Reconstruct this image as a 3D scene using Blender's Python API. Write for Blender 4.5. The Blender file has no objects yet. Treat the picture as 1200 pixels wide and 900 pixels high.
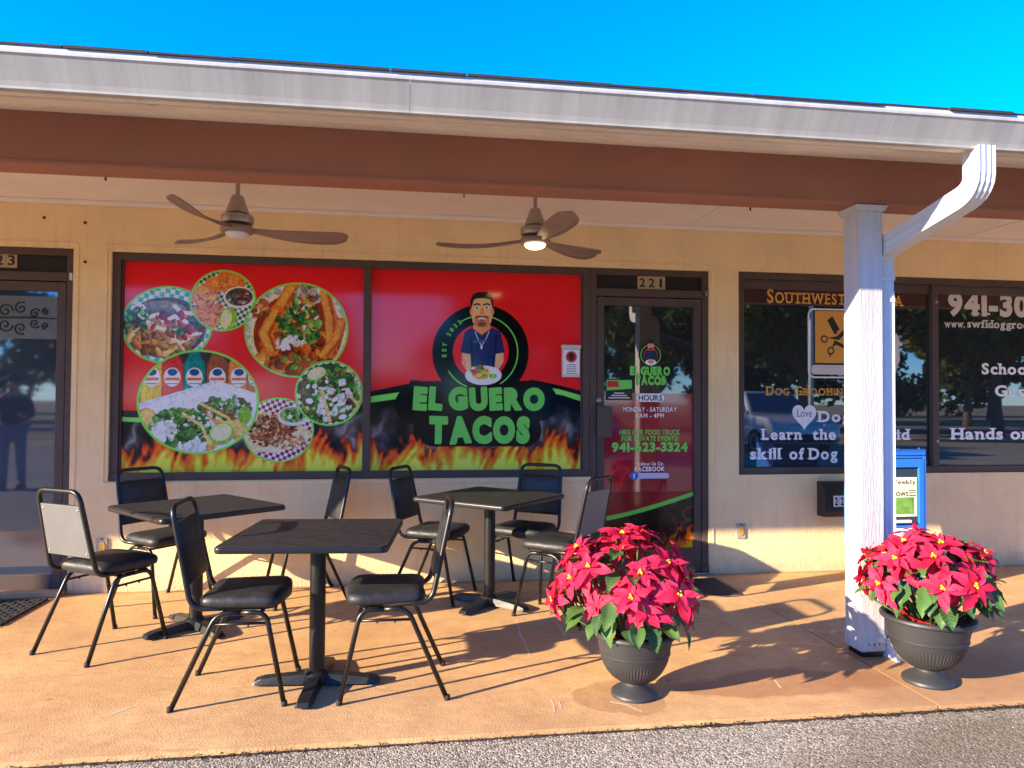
import bpy, bmesh, math, random
import numpy as np
from mathutils import Vector, Matrix

random.seed(7)
R = math.radians
scn = bpy.context.scene
C = scn.collection

# ------------------------------------------------------------------ camera, sky, sun, exposure
CAM = np.array([0.0, -5.410, 1.3545]); F_PX = 844.0
YAW, PITCH, ROLL = 0.14403, 0.02305, 0.00568
_f = np.array([math.sin(YAW)*math.cos(PITCH), math.cos(YAW)*math.cos(PITCH), math.sin(PITCH)])
_r0 = np.array([math.cos(YAW), -math.sin(YAW), 0.0]); _u0 = np.cross(_r0, _f)
_r = math.cos(ROLL)*_r0 + math.sin(ROLL)*_u0
_u = -math.sin(ROLL)*_r0 + math.cos(ROLL)*_u0
cam_d = bpy.data.cameras.new('camera'); cam = bpy.data.objects.new('camera', cam_d); C.objects.link(cam)
cam.matrix_world = Matrix(((_r[0], _u[0], -_f[0], CAM[0]), (_r[1], _u[1], -_f[1], CAM[1]), (_r[2], _u[2], -_f[2], CAM[2]), (0, 0, 0, 1)))
cam_d.sensor_width = 36.0; cam_d.lens = F_PX/1200*36.0; cam_d.clip_start = 0.05; cam_d.clip_end = 3000
scn.camera = cam

SUN_AZ, SUN_EL = R(21.5), R(17.8)          # light travels towards +X and a little towards the wall
to_sun = Vector((-math.cos(SUN_AZ)*math.cos(SUN_EL), -math.sin(SUN_AZ)*math.cos(SUN_EL), math.sin(SUN_EL)))
world = bpy.data.worlds.new('World'); scn.world = world; world.use_nodes = True
wn = world.node_tree; wn.nodes.clear()
sky = wn.nodes.new('ShaderNodeTexSky'); sky.sky_type = 'NISHITA'; sky.sun_disc = False
sky.sun_elevation = SUN_EL; sky.sun_rotation = math.atan2(to_sun.x, to_sun.y) % (2*math.pi)
sky.air_density = 1.0; sky.dust_density = 0.0; sky.ozone_density = 10.0; sky.altitude = 0
bg = wn.nodes.new('ShaderNodeBackground'); bg.inputs['Strength'].default_value = 0.115
wo = wn.nodes.new('ShaderNodeOutputWorld')
hs = wn.nodes.new('ShaderNodeHueSaturation'); hs.inputs['Saturation'].default_value = 1.12; hs.inputs['Hue'].default_value = .508
wn.links.new(sky.outputs[0], hs.inputs['Color']); wn.links.new(hs.outputs[0], bg.inputs[0]); wn.links.new(bg.outputs[0], wo.inputs[0])

sun_d = bpy.data.lights.new('sun', 'SUN'); sun_d.energy = 2.6; sun_d.angle = R(0.53); sun_d.color = (1.0, 0.83, 0.60)
sun = bpy.data.objects.new('sun', sun_d); C.objects.link(sun)
sun.rotation_euler = to_sun.to_track_quat('Z', 'Y').to_euler()

scn.view_settings.view_transform = 'Standard'; scn.view_settings.look = 'None'
scn.view_settings.exposure = 2.6; scn.view_settings.gamma = 1.0; scn.view_settings.use_curve_mapping = False

# ------------------------------------------------------------------ helpers
def un(x, y, Z=None, Y=None):
    """photo pixel (1200x900) -> point on a horizontal (Z) or wall-parallel (Y) plane"""
    d = _f*F_PX + _r*(x-600) - _u*(y-450)
    t = (Z-CAM[2])/d[2] if Z is not None else (Y-CAM[1])/d[1]
    return CAM + t*d

def rgb(*c):
    """0-255 sRGB -> linear tuple"""
    return tuple(((v/255)/12.92 if v/255 <= .04045 else ((v/255+.055)/1.055)**2.4) for v in c)

class MB:
    def __init__(s): s.v = []; s.f = []
    def add(s, v, f):
        n = len(s.v); s.v += [tuple(q) for q in v]; s.f += [tuple(i+n for i in q) for q in f]; return s
    def box(s, x0, x1, y0, y1, z0, z1, M=None):
        v = [(x0,y0,z0),(x1,y0,z0),(x1,y1,z0),(x0,y1,z0),(x0,y0,z1),(x1,y0,z1),(x1,y1,z1),(x0,y1,z1)]
        if M is not None: v = [M @ Vector(q) for q in v]
        return s.add(v, [(3,2,1,0),(4,5,6,7),(0,1,5,4),(1,2,6,5),(2,3,7,6),(3,0,4,7)])
    def tube(s, pts, r, n=8, closed=False, cap=True, flat=1.0):
        pts = [Vector(p) for p in pts]; m = len(pts)
        rr = r if isinstance(r, (list, tuple)) else [r]*m
        prev = None; base = len(s.v)
        for i, p in enumerate(pts):
            if closed: t = pts[(i+1) % m]-pts[i-1]
            else: t = pts[min(i+1, m-1)]-pts[max(i-1, 0)]
            t.normalize()
            if prev is None:
                a = Vector((0,0,1)) if abs(t.z) < .9 else Vector((1,0,0))
                nrm = (a - t*a.dot(t)).normalized()
            else:
                nrm = (prev - t*prev.dot(t)).normalized()
            prev = nrm; b = t.cross(nrm)
            for k in range(n):
                a = 2*math.pi*k/n
                s.v.append(tuple(p + nrm*math.cos(a)*rr[i] + b*math.sin(a)*rr[i]*flat))
        for i in range(m if closed else m-1):
            for k in range(n):
                A = base+i*n+k; B = base+i*n+(k+1) % n
                j = (i+1) % m
                s.f.append((A, B, base+j*n+(k+1) % n, base+j*n+k))
        if cap and not closed:
            s.f.append(tuple(base+k for k in range(n))[::-1]); s.f.append(tuple(base+(m-1)*n+k for k in range(n)))
        return s
    def lathe(s, prof, n=32, flute=None, o=(0,0,0)):
        base = len(s.v)
        for i, (r, z) in enumerate(prof):
            for k in range(n):
                a = 2*math.pi*k/n
                q = r*(1+(flute(i, k) if flute else 0))
                s.v.append((o[0]+q*math.cos(a), o[1]+q*math.sin(a), o[2]+z))
        for i in range(len(prof)-1):
            for k in range(n):
                k2 = (k+1) % n
                s.f.append((base+i*n+k, base+i*n+k2, base+(i+1)*n+k2, base+(i+1)*n+k))
        if prof[0][0] > 1e-6: s.f.append(tuple(base+k for k in range(n))[::-1])
        if prof[-1][0] > 1e-6: s.f.append(tuple(base+(len(prof)-1)*n+k for k in range(n)))
        return s
    def prism(s, poly, a0, a1, axis='y'):
        """poly: 2D points; extruded along axis from a0 to a1"""
        n = len(poly)
        def P(u, w, a): return {'y': (u, a, w), 'x': (a, u, w), 'z': (u, w, a)}[axis]
        v = [P(u, w, a0) for u, w in poly]+[P(u, w, a1) for u, w in poly]
        f = [tuple(range(n)), tuple(range(2*n-1, n-1, -1))]+[(i, n+i, n+(i+1) % n, (i+1) % n) for i in range(n)]
        return s.add(v, f)
    def flat(s, poly, y):
        """2D polygon laid on the wall-parallel plane Y=y, facing -Y"""
        return s.add([(u, y, w) for u, w in poly], [tuple(range(len(poly)))])
    def build(s, name, mat, parent=None, smooth=False, bevel=0, seg=2, normals=True):
        me = bpy.data.meshes.new(name); me.from_pydata(s.v, [], s.f)
        if normals or bevel:
            bm = bmesh.new(); bm.from_mesh(me)
            if normals: bmesh.ops.recalc_face_normals(bm, faces=bm.faces)
            if bevel:
                ed = [e for e in bm.edges if len(e.link_faces) == 2 and e.calc_face_angle(0) > .5]
                bmesh.ops.bevel(bm, geom=ed, offset=bevel, segments=seg, affect='EDGES', profile=.5, clamp_overlap=True)
            bm.to_mesh(me); bm.free()
        if smooth:
            me.shade_smooth()
            if isinstance(smooth, (int, float)) and smooth is not True: me.set_sharp_from_angle(angle=R(smooth))
        if mat: me.materials.append(mat)
        return link(name, me, parent)

def link(name, me, parent=None):
    o = bpy.data.objects.new(name, me); C.objects.link(o)
    if parent: o.parent = parent
    return o
def tag(o, label=None, cat=None, group=None, kind=None):
    if label: o['label'] = label
    if cat: o['category'] = cat
    if group: o['group'] = group
    if kind: o['kind'] = kind
    return o
def empty(name, loc=(0,0,0), rz=0, label=None, cat=None, group=None, parent=None):
    o = bpy.data.objects.new(name, None); C.objects.link(o); o.location = loc; o.rotation_euler = (0,0,rz)
    o.empty_display_size = .1
    if parent: o.parent = parent
    return tag(o, label, cat, group)
def copy_tree(o, parent=None):
    c = o.copy(); C.objects.link(c); c.parent = parent
    for ch in list(o.children): copy_tree(ch, c)
    return c
def rrect(x0, x1, z0, z1, r, n=5):
    p = []
    for cx, cz, a0 in ((x1-r, z0+r, -90), (x1-r, z1-r, 0), (x0+r, z1-r, 90), (x0+r, z0+r, 180)):
        for k in range(n+1):
            a = R(a0+90*k/n); p.append((cx+r*math.cos(a), cz+r*math.sin(a)))
    return p
def ellipse(cx, cz, rx, rz, n=32, a0=0, a1=360):
    full = a1-a0 == 360; m = n if full else n+1
    return [(cx+rx*math.cos(R(a0+(a1-a0)*k/n)), cz+rz*math.sin(R(a0+(a1-a0)*k/n))) for k in range(m)]
def band(poly, w, closed=False):
    """a strip of width w along a 2D polyline -> list of quads"""
    P = [Vector(p) for p in poly]; m = len(P); L = []; out = []
    ww = w if isinstance(w, (list, tuple)) else [w]*m
    for i in range(m):
        t = (P[(i+1) % m]-P[i-1]) if closed else (P[min(i+1, m-1)]-P[max(i-1, 0)])
        t.normalize(); nn = Vector((-t.y, t.x)); L.append((P[i]+nn*ww[i]/2, P[i]-nn*ww[i]/2))
    for i in range(m if closed else m-1):
        a, b = L[i], L[(i+1) % m]; out.append([tuple(a[0]), tuple(a[1]), tuple(b[1]), tuple(b[0])])
    return out

# ------------------------------------------------------------------ materials
def nodes_of(name):
    m = bpy.data.materials.new(name); m.use_nodes = True
    nt = m.node_tree; return m, nt, nt.nodes['Principled BSDF']
def mat(name, col, rough=.5, metal=0, var=0.0, vscale=3.0, bump=0.0, bscale=40, spec=.5, coat=0, ior=None, dirt=0.0, stretch=None, detail=4, rvar=0.0):
    m, nt, b = nodes_of(name); L = nt.links
    b.inputs['Base Color'].default_value = (*col[:3], 1); b.inputs['Roughness'].default_value = rough
    b.inputs['Metallic'].default_value = metal; b.inputs['Specular IOR Level'].default_value = spec
    if coat: b.inputs['Coat Weight'].default_value = coat; b.inputs['Coat Roughness'].default_value = .05
    if ior: b.inputs['IOR'].default_value = ior
    tc = nt.nodes.new('ShaderNodeTexCoord'); src = tc.outputs['Object']
    if stretch:
        mp = nt.nodes.new('ShaderNodeMapping'); mp.inputs['Scale'].default_value = stretch
        L.new(src, mp.inputs[0]); src = mp.outputs[0]
    if var or rvar:
        n = nt.nodes.new('ShaderNodeTexNoise'); n.inputs['Scale'].default_value = vscale; n.inputs['Detail'].default_value = 6; n.inputs['Roughness'].default_value = .65
        L.new(src, n.inputs['Vector'])
        if var:
            mx = nt.nodes.new('ShaderNodeMix'); mx.data_type = 'RGBA'
            mr = nt.nodes.new('ShaderNodeMapRange'); mr.inputs[1].default_value = .3; mr.inputs[2].default_value = .7
            L.new(n.outputs['Fac'], mr.inputs[0]); L.new(mr.outputs[0], mx.inputs[0])
            mx.inputs[6].default_value = (*[c*(1-var) for c in col[:3]], 1); mx.inputs[7].default_value = (*[min(1, c*(1+var*.6)) for c in col[:3]], 1)
            last = mx.outputs[2]
            if dirt:
                n2 = nt.nodes.new('ShaderNodeTexNoise'); n2.inputs['Scale'].default_value = vscale*5; n2.inputs['Detail'].default_value = 8; n2.inputs['Roughness'].default_value = .8
                L.new(src, n2.inputs['Vector'])
                m2 = nt.nodes.new('ShaderNodeMapRange'); m2.inputs[1].default_value = .56; m2.inputs[2].default_value = .72; m2.inputs[4].default_value = dirt
                L.new(n2.outputs['Fac'], m2.inputs[0])
                m3 = nt.nodes.new('ShaderNodeMix'); m3.data_type = 'RGBA'; L.new(m2.outputs[0], m3.inputs[0]); L.new(last, m3.inputs[6])
                m3.inputs[7].default_value = (*[c*.35 for c in col[:3]], 1); last = m3.outputs[2]
            L.new(last, b.inputs['Base Color'])
        if rvar:
            m4 = nt.nodes.new('ShaderNodeMapRange'); m4.inputs[1].default_value = .3; m4.inputs[2].default_value = .7
            m4.inputs[3].default_value = max(.02, rough-rvar); m4.inputs[4].default_value = min(1, rough+rvar)
            L.new(n.outputs['Fac'], m4.inputs[0]); L.new(m4.outputs[0], b.inputs['Roughness'])
    if bump:
        n3 = nt.nodes.new('ShaderNodeTexNoise'); n3.inputs['Scale'].default_value = bscale; n3.inputs['Detail'].default_value = detail
        L.new(src, n3.inputs['Vector'])
        bp = nt.nodes.new('ShaderNodeBump'); bp.inputs['Strength'].default_value = bump; bp.inputs['Distance'].default_value = .01
        L.new(n3.outputs['Fac'], bp.inputs['Height']); L.new(bp.outputs[0], b.inputs['Normal'])
    return m

def floor_mat():
    m, nt, b = nodes_of('stained_concrete'); L = nt.links; N = nt.nodes
    tc = N.new('ShaderNodeTexCoord'); gm = N.new('ShaderNodeNewGeometry'); P = gm.outputs['Position']
    def noise(scale, det=6, rough=.6, dist=0, sc=None):
        n = N.new('ShaderNodeTexNoise'); n.inputs['Scale'].default_value = scale; n.inputs['Detail'].default_value = det
        n.inputs['Roughness'].default_value = rough; n.inputs['Distortion'].default_value = dist
        if sc:
            mp = N.new('ShaderNodeMapping'); mp.inputs['Scale'].default_value = sc; L.new(P, mp.inputs[0]); L.new(mp.outputs[0], n.inputs['Vector'])
        else: L.new(P, n.inputs['Vector'])
        return n.outputs['Fac']
    def rng(src, a, c, lo=0, hi=1):
        r = N.new('ShaderNodeMapRange'); r.inputs[1].default_value = a; r.inputs[2].default_value = c; r.inputs[3].default_value = lo; r.inputs[4].default_value = hi
        L.new(src, r.inputs[0]); return r.outputs[0]
    def mix(fac, a, c):
        x = N.new('ShaderNodeMix'); x.data_type = 'RGBA'
        L.new(fac, x.inputs[0]) if not isinstance(fac, float) else setattr(x.inputs[0], 'default_value', fac)
        for k, q in ((6, a), (7, c)):
            if isinstance(q, tuple): x.inputs[k].default_value = (*q, 1)
            else: L.new(q, x.inputs[k])
        return x.outputs[2]
    col = mix(rng(noise(1.3), .32, .68), (.52, .300, .128), (.74, .46, .20))
    col = mix(rng(noise(9, 8, .75), .42, .68, 0, .5), col, (.42, .20, .085))
    col = mix(rng(noise(75, 5, .7), .55, .72, 0, .35), col, (.26, .115, .05))
    # directional broom / trowel streaks
    col = mix(rng(noise(6, 5, .6, .4, (1, 5, 1)), .56, .72, 0, .35), col, (.32, .14, .06))
    # pale scuffs
    col = mix(rng(noise(3.1, 10, .75, .8, (1, 2.2, 1)), .66, .74, 0, .35), col, (.75, .55, .40))
    # old water stains by the planters and kerb; darker patch before door 223
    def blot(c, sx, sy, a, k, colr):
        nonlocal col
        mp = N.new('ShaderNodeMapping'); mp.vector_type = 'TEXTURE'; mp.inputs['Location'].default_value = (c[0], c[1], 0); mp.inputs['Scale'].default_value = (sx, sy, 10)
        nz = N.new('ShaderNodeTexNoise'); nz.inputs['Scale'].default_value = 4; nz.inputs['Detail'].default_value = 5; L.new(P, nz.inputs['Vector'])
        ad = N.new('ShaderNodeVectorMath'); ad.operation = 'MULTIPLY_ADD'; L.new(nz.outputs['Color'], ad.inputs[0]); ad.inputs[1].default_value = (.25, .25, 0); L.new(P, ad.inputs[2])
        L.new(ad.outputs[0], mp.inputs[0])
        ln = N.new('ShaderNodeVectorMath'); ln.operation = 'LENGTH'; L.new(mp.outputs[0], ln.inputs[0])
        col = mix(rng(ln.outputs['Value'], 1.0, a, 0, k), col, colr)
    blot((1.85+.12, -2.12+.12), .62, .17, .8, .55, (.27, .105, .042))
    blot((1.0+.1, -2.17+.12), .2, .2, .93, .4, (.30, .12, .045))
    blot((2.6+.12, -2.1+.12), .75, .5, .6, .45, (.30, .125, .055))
    blot((-2.7+.12, -.45+.12), .7, .5, .5, .5, (.33, .15, .085))
    vo = N.new('ShaderNodeTexVoronoi'); vo.inputs['Scale'].default_value = 2.3; L.new(P, vo.inputs['Vector'])
    col = mix(rng(vo.outputs['Distance'], .045, .03, 0, .45), col, (.17, .08, .04))      # old gum and drips
    # grime gathered against the wall
    sx = N.new('ShaderNodeSeparateXYZ'); L.new(P, sx.inputs[0]); wy = N.new('ShaderNodeMath'); wy.operation = 'MULTIPLY_ADD'; L.new(noise(7, 6, .7), wy.inputs[0]); wy.inputs[1].default_value = -.16; L.new(sx.outputs['Y'], wy.inputs[2])
    col = mix(rng(wy.outputs[0], -.17, -.075, 0, .6), col, (.20, .095, .045))
    L.new(col, b.inputs['Base Color'])
    b.inputs['Roughness'].default_value = .72; b.inputs['Specular IOR Level'].default_value = .35
    bp = N.new('ShaderNodeBump'); bp.inputs['Strength'].default_value = .35; bp.inputs['Distance'].default_value = .008
    hs = N.new('ShaderNodeMath'); hs.operation = 'ADD'; L.new(noise(14, 6, .7, .5, (1, 1.6, 1)), hs.inputs[0]); L.new(noise(120, 3), hs.inputs[1])
    L.new(hs.outputs[0], bp.inputs['Height']); L.new(bp.outputs[0], b.inputs['Normal'])
    return m

def asphalt_mat():
    m, nt, b = nodes_of('weathered_asphalt'); L = nt.links; N = nt.nodes
    gm = N.new('ShaderNodeNewGeometry'); P = gm.outputs['Position']
    v = N.new('ShaderNodeTexVoronoi'); v.inputs['Scale'].default_value = 125; L.new(P, v.inputs['Vector'])
    n = N.new('ShaderNodeTexNoise'); n.inputs['Scale'].default_value = .9; n.inputs['Detail'].default_value = 6; L.new(P, n.inputs['Vector'])
    cr = N.new('ShaderNodeValToRGB'); e = cr.color_ramp.elements
    e[0].position = 0; e[0].color = (.14, .118, .082, 1); e[1].position = 1; e[1].color = (.60, .52, .375, 1)
    e2 = cr.color_ramp.elements.new(.5); e2.color = (.345, .297, .212, 1)
    bw = N.new('ShaderNodeSeparateColor'); L.new(v.outputs['Color'], bw.inputs[0]); L.new(bw.outputs[0], cr.inputs[0])
    mx = N.new('ShaderNodeMix'); mx.data_type = 'RGBA'; mx.blend_type = 'MULTIPLY'; mx.inputs[0].default_value = 1
    mr = N.new('ShaderNodeMapRange'); mr.inputs[1].default_value = .3; mr.inputs[2].default_value = .7; mr.inputs[3].default_value = .78; mr.inputs[4].default_value = 1.08
    L.new(n.outputs['Fac'], mr.inputs[0]); L.new(cr.outputs[0], mx.inputs[6]); L.new(mr.outputs[0], mx.inputs[7])
    # dirt stain and shade put into the colour, towards the right hand end
    mp = N.new('ShaderNodeMapping'); mp.vector_type = 'TEXTURE'; mp.inputs['Location'].default_value = (2.75, -2.75, 0); mp.inputs['Scale'].default_value = (1.0, .42, 10)
    nz = N.new('ShaderNodeTexNoise'); nz.inputs['Scale'].default_value = 3; nz.inputs['Detail'].default_value = 6; L.new(P, nz.inputs['Vector'])
    ad = N.new('ShaderNodeVectorMath'); ad.operation = 'MULTIPLY_ADD'; L.new(nz.outputs['Color'], ad.inputs[0]); ad.inputs[1].default_value = (.5, .5, 0); L.new(P, ad.inputs[2]); L.new(ad.outputs[0], mp.inputs[0])
    ln = N.new('ShaderNodeVectorMath'); ln.operation = 'LENGTH'; L.new(mp.outputs[0], ln.inputs[0])
    m5 = N.new('ShaderNodeMapRange'); m5.inputs[1].default_value = 1.35; m5.inputs[2].default_value = .8; m5.inputs[4].default_value = .62; L.new(ln.outputs['Value'], m5.inputs[0])
    mx2 = N.new('ShaderNodeMix'); mx2.data_type = 'RGBA'; L.new(m5.outputs[0], mx2.inputs[0]); L.new(mx.outputs[2], mx2.inputs[6]); mx2.inputs[7].default_value = (.17, .115, .06, 1)
    L.new(mx2.outputs[2], b.inputs['Base Color']); b.inputs['Roughness'].default_value = .95; b.inputs['Specular IOR Level'].default_value = .08
    bp = N.new('ShaderNodeBump'); bp.inputs['Strength'].default_value = .6; bp.inputs['Distance'].default_value = .006; bp.invert = True
    L.new(v.outputs['Distance'], bp.inputs['Height']); L.new(bp.outputs[0], b.inputs['Normal'])
    return m

def attr_mat(name, rough=.12, spec=.5, coat=0.0, gain=1.0):
    m, nt, b = nodes_of(name); L = nt.links
    a = nt.nodes.new('ShaderNodeAttribute'); a.attribute_name = 'Col'
    L.new(a.outputs['Color'], b.inputs['Base Color']); b.inputs['Roughness'].default_value = rough; b.inputs['Specular IOR Level'].default_value = spec
    return m

def leaf_mat(name, c1, c2, trans=.25, rough=.45, vein=None):
    m, nt, b = nodes_of(name); L = nt.links; N = nt.nodes
    oi = N.new('ShaderNodeObjectInfo'); tc = N.new('ShaderNodeTexCoord')
    mx = N.new('ShaderNodeMix'); mx.data_type = 'RGBA'; mx.inputs[6].default_value = (*c1, 1); mx.inputs[7].default_value = (*c2, 1)
    n = N.new('ShaderNodeTexNoise'); n.inputs['Scale'].default_value = 25; L.new(tc.outputs['Object'], n.inputs['Vector'])
    ad = N.new('ShaderNodeMath'); ad.operation = 'MULTIPLY_ADD'; ad.inputs[1].default_value = .5; ad.inputs[2].default_value = -.2
    L.new(n.outputs['Fac'], ad.inputs[0]); a2 = N.new('ShaderNodeMath'); a2.operation = 'ADD'; L.new(ad.outputs[0], a2.inputs[0]); L.new(oi.outputs['Random'], a2.inputs[1]); a2.use_clamp = True
    L.new(a2.outputs[0], mx.inputs[0]); col = mx.outputs[2]
    if vein:
        sp = N.new('ShaderNodeSeparateXYZ'); L.new(tc.outputs['Object'], sp.inputs[0])
        ab = N.new('ShaderNodeMath'); ab.operation = 'ABSOLUTE'; L.new(sp.outputs['Y'], ab.inputs[0])
        # side veins run forward from the midrib
        s1 = N.new('ShaderNodeMath'); s1.operation = 'MULTIPLY_ADD'; s1.inputs[1].default_value = -.8; L.new(ab.outputs[0], s1.inputs[0]); L.new(sp.outputs['X'], s1.inputs[2])
        s2 = N.new('ShaderNodeMath'); s2.operation = 'PINGPONG'; s2.inputs[1].default_value = .065; L.new(s1.outputs[0], s2.inputs[0])
        mn = N.new('ShaderNodeMath'); mn.operation = 'MINIMUM'; L.new(s2.outputs[0], mn.inputs[0]); L.new(ab.outputs[0], mn.inputs[1])
        mr = N.new('ShaderNodeMapRange'); mr.inputs[1].default_value = .022; mr.inputs[2].default_value = .004; mr.inputs[4].default_value = .55; L.new(mn.outputs[0], mr.inputs[0])
        m2 = N.new('ShaderNodeMix'); m2.data_type = 'RGBA'; L.new(mr.outputs[0], m2.inputs[0]); L.new(col, m2.inputs[6]); m2.inputs[7].default_value = (*vein, 1); col = m2.outputs[2]
    L.new(col, b.inputs['Base Color']); b.inputs['Roughness'].default_value = rough; b.inputs['Specular IOR Level'].default_value = .2
    t = N.new('ShaderNodeBsdfTranslucent'); L.new(col, t.inputs[0])
    ms = N.new('ShaderNodeMixShader'); ms.inputs[0].default_value = trans
    L.new(b.outputs[0], ms.inputs[1]); L.new(t.outputs[0], ms.inputs[2]); L.new(ms.outputs[0], N['Material Output'].inputs['Surface'])
    return m

def emit_mat(name, col, s):
    m, nt, b = nodes_of(name); b.inputs['Base Color'].default_value = (*col, 1)
    b.inputs['Emission Color'].default_value = (*col, 1); b.inputs['Emission Strength'].default_value = s
    return m

M = {}
M['stucco'] = mat('cream_stucco', (.92, .69, .355), .88, var=.10, vscale=2.2, bump=.6, bscale=70, dirt=.20, detail=5)
def add_grime(m):
    nt = m.node_tree; L = nt.links; N = nt.nodes; b = N['Principled BSDF']; src = b.inputs['Base Color'].links[0].from_socket
    gm = N.new('ShaderNodeNewGeometry'); sx = N.new('ShaderNodeSeparateXYZ'); L.new(gm.outputs['Position'], sx.inputs[0])
    nz = N.new('ShaderNodeTexNoise'); nz.inputs['Scale'].default_value = 9; nz.inputs['Detail'].default_value = 7; nz.inputs['Roughness'].default_value = .75; L.new(gm.outputs['Position'], nz.inputs['Vector'])
    ma = N.new('ShaderNodeMath'); ma.operation = 'MULTIPLY_ADD'; L.new(nz.outputs['Fac'], ma.inputs[0]); ma.inputs[1].default_value = -.30; L.new(sx.outputs['Z'], ma.inputs[2])
    mr = N.new('ShaderNodeMapRange'); mr.inputs[1].default_value = .0; mr.inputs[2].default_value = -.12; mr.inputs[4].default_value = .45; L.new(ma.outputs[0], mr.inputs[0])
    mp = N.new('ShaderNodeMapping'); mp.inputs['Scale'].default_value = (9, 1, .7); L.new(gm.outputs['Position'], mp.inputs[0])
    n2 = N.new('ShaderNodeTexNoise'); n2.inputs['Scale'].default_value = 2.2; n2.inputs['Detail'].default_value = 6; L.new(mp.outputs[0], n2.inputs['Vector'])
    m2 = N.new('ShaderNodeMapRange'); m2.inputs[1].default_value = .56; m2.inputs[2].default_value = .75; m2.inputs[4].default_value = .22; L.new(n2.outputs['Fac'], m2.inputs[0])
    for fac, c in ((mr.outputs[0], (.40, .27, .18)), (m2.outputs[0], (.50, .36, .22))):
        x = N.new('ShaderNodeMix'); x.data_type = 'RGBA'; L.new(fac, x.inputs[0]); L.new(src, x.inputs[6]); x.inputs[7].default_value = (*c, 1); src = x.outputs[2]
    L.new(src, b.inputs['Base Color'])
add_grime(M['stucco'])
M['ceiling'] = mat('ceiling_texture', (.90, .82, .75), .9, var=.05, vscale=3, bump=.5, bscale=130)
M['brown'] = mat('brown_stucco', (.37, .155, .092), .75, var=.10, vscale=1.5, bump=.25, bscale=110)
M['beige'] = mat('beige_trim_paint', (.76, .66, .53), .55, var=.18, vscale=4, bump=.08, bscale=30, dirt=.4, stretch=(.35, 1, 1))
M['gutter'] = mat('white_gutter_metal', (.45, .435, .385), .6, var=.2, vscale=9, stretch=(1.0, .05, .05), dirt=.35)
M['white'] = mat('white_metal_paint', (.62, .61, .60), .45, var=.06, vscale=6, dirt=.12)
M['postpaint'] = mat('white_post_paint', (.57, .555, .545), .65, var=.16, vscale=3, bump=.35, bscale=30, stretch=(6, 6, .5), dirt=.16)
M['shingle'] = mat('asphalt_shingle', (.035, .03, .028), .9, var=.3, vscale=12, bump=.4, bscale=150)
M['bronze'] = mat('bronze_aluminium', (.095, .066, .052), .5, var=.15, vscale=5, spec=.3)
M['glass'] = mat('tinted_window_glass', (.022, .024, .026), .015, spec=.5, ior=2.3)
M['doorglass'] = mat('door_glass', (.022, .024, .026), .02, spec=.5, ior=2.2)
M['hazeglass'] = mat('blue_haze_glass', (.036, .050, .078), .03, spec=.5, ior=2.1)  # bluish haze of the reflection is put into the base colour
M['panel'] = mat('dark_transom_panel', (.022, .020, .019), .25, var=.1)
M['floor'] = floor_mat()
M['asphalt'] = asphalt_mat()
M['joint'] = mat('joint_dirt', (.06, .032, .018), .95, var=.3, vscale=20)
M['black_metal'] = mat('black_powder_coat', (.009, .0088, .0088), .38, var=.2, vscale=12, bump=.05, bscale=200, spec=.4)
M['worn_metal'] = mat('worn_black_tube', (.010, .0095, .009), .34, var=.4, vscale=30, spec=.42, dirt=.2)
M['vinyl'] = mat('black_vinyl', (.021, .0205, .021), .52, var=.3, vscale=10, bump=.5, bscale=16, spec=.45, rvar=.12)
M['backplate'] = mat('grey_back_panel', (.135, .135, .130), .50, var=.10, vscale=8, dirt=.18, spec=.4)
M['laminate'] = mat('black_laminate', (.021, .0195, .0195), .55, var=.6, vscale=26, spec=.35, dirt=.0, rvar=.12)
M['edging'] = mat('black_edge_band', (.008, .008, .009), .35, var=.1, spec=.45)
M['cast'] = mat('cast_iron_black', (.009, .009, .0095), .45, var=.2, vscale=20, bump=.15, bscale=120)
M['fan_metal'] = mat('brushed_nickel', (.42, .36, .30), .4, metal=.6, var=.08)
M['blade'] = mat('walnut_fan_blade', (.30, .20, .155), .45, var=.2, vscale=5, stretch=(1, 8, 8))
M['fan_dome'] = mat('frosted_dome', (.75, .73, .70), .35)
M['fan_lit'] = emit_mat('lit_frosted_dome', (1, .74, .36), 1.2)
M['pot'] = mat('charcoal_resin', (.034, .034, .035), .5, var=.18, vscale=6, bump=.08, bscale=60, dirt=.2)
M['soil'] = mat('potting_soil', (.11, .055, .03), .95, var=.6, vscale=60, bump=1, bscale=60)
M['foil'] = mat('red_foil_wrap', (.62, .03, .025), .28, var=.2, vscale=14, bump=.6, bscale=22)
M['bract'] = leaf_mat('red_bract', (.52, .008, .042), (.82, .038, .108), .22, .6, vein=(.42, .008, .03))
M['bract2'] = mat('inner_red_bract', (.60, .018, .055), .6, var=.35, vscale=14, spec=.2)
M['leafgreen'] = leaf_mat('poinsettia_leaf', (.028, .075, .022), (.085, .175, .035), .2, .4, vein=(.12, .20, .07))
M['stem'] = mat('green_stem', (.10, .13, .035), .6, var=.3, vscale=20)
M['cyath'] = mat('yellow_cyathia', (.75, .45, .02), .5, var=.3, vscale=80)
M['newsblue'] = mat('blue_news_box', (.022, .17, .60), .35, var=.08, vscale=5)
M['paper'] = mat('newsprint', (.80, .76, .48), .7, var=.08, vscale=8)
M['mailbox'] = mat('black_mailbox', (.022, .020, .020), .45, var=.15)
M['ink'] = mat('black_ink', (.012, .012, .012), .6)
M['numplate'] = mat('tan_number_tile', (.52, .38, .19), .5, var=.08)
M['letter_white'] = mat('white_vinyl_lettering', (.88, .87, .85), .5)
M['letter_silver'] = mat('silver_vinyl_lettering', (.62, .58, .52), .5)
M['letter_gold'] = mat('gold_vinyl_lettering', (.72, .34, .045), .5)
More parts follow.
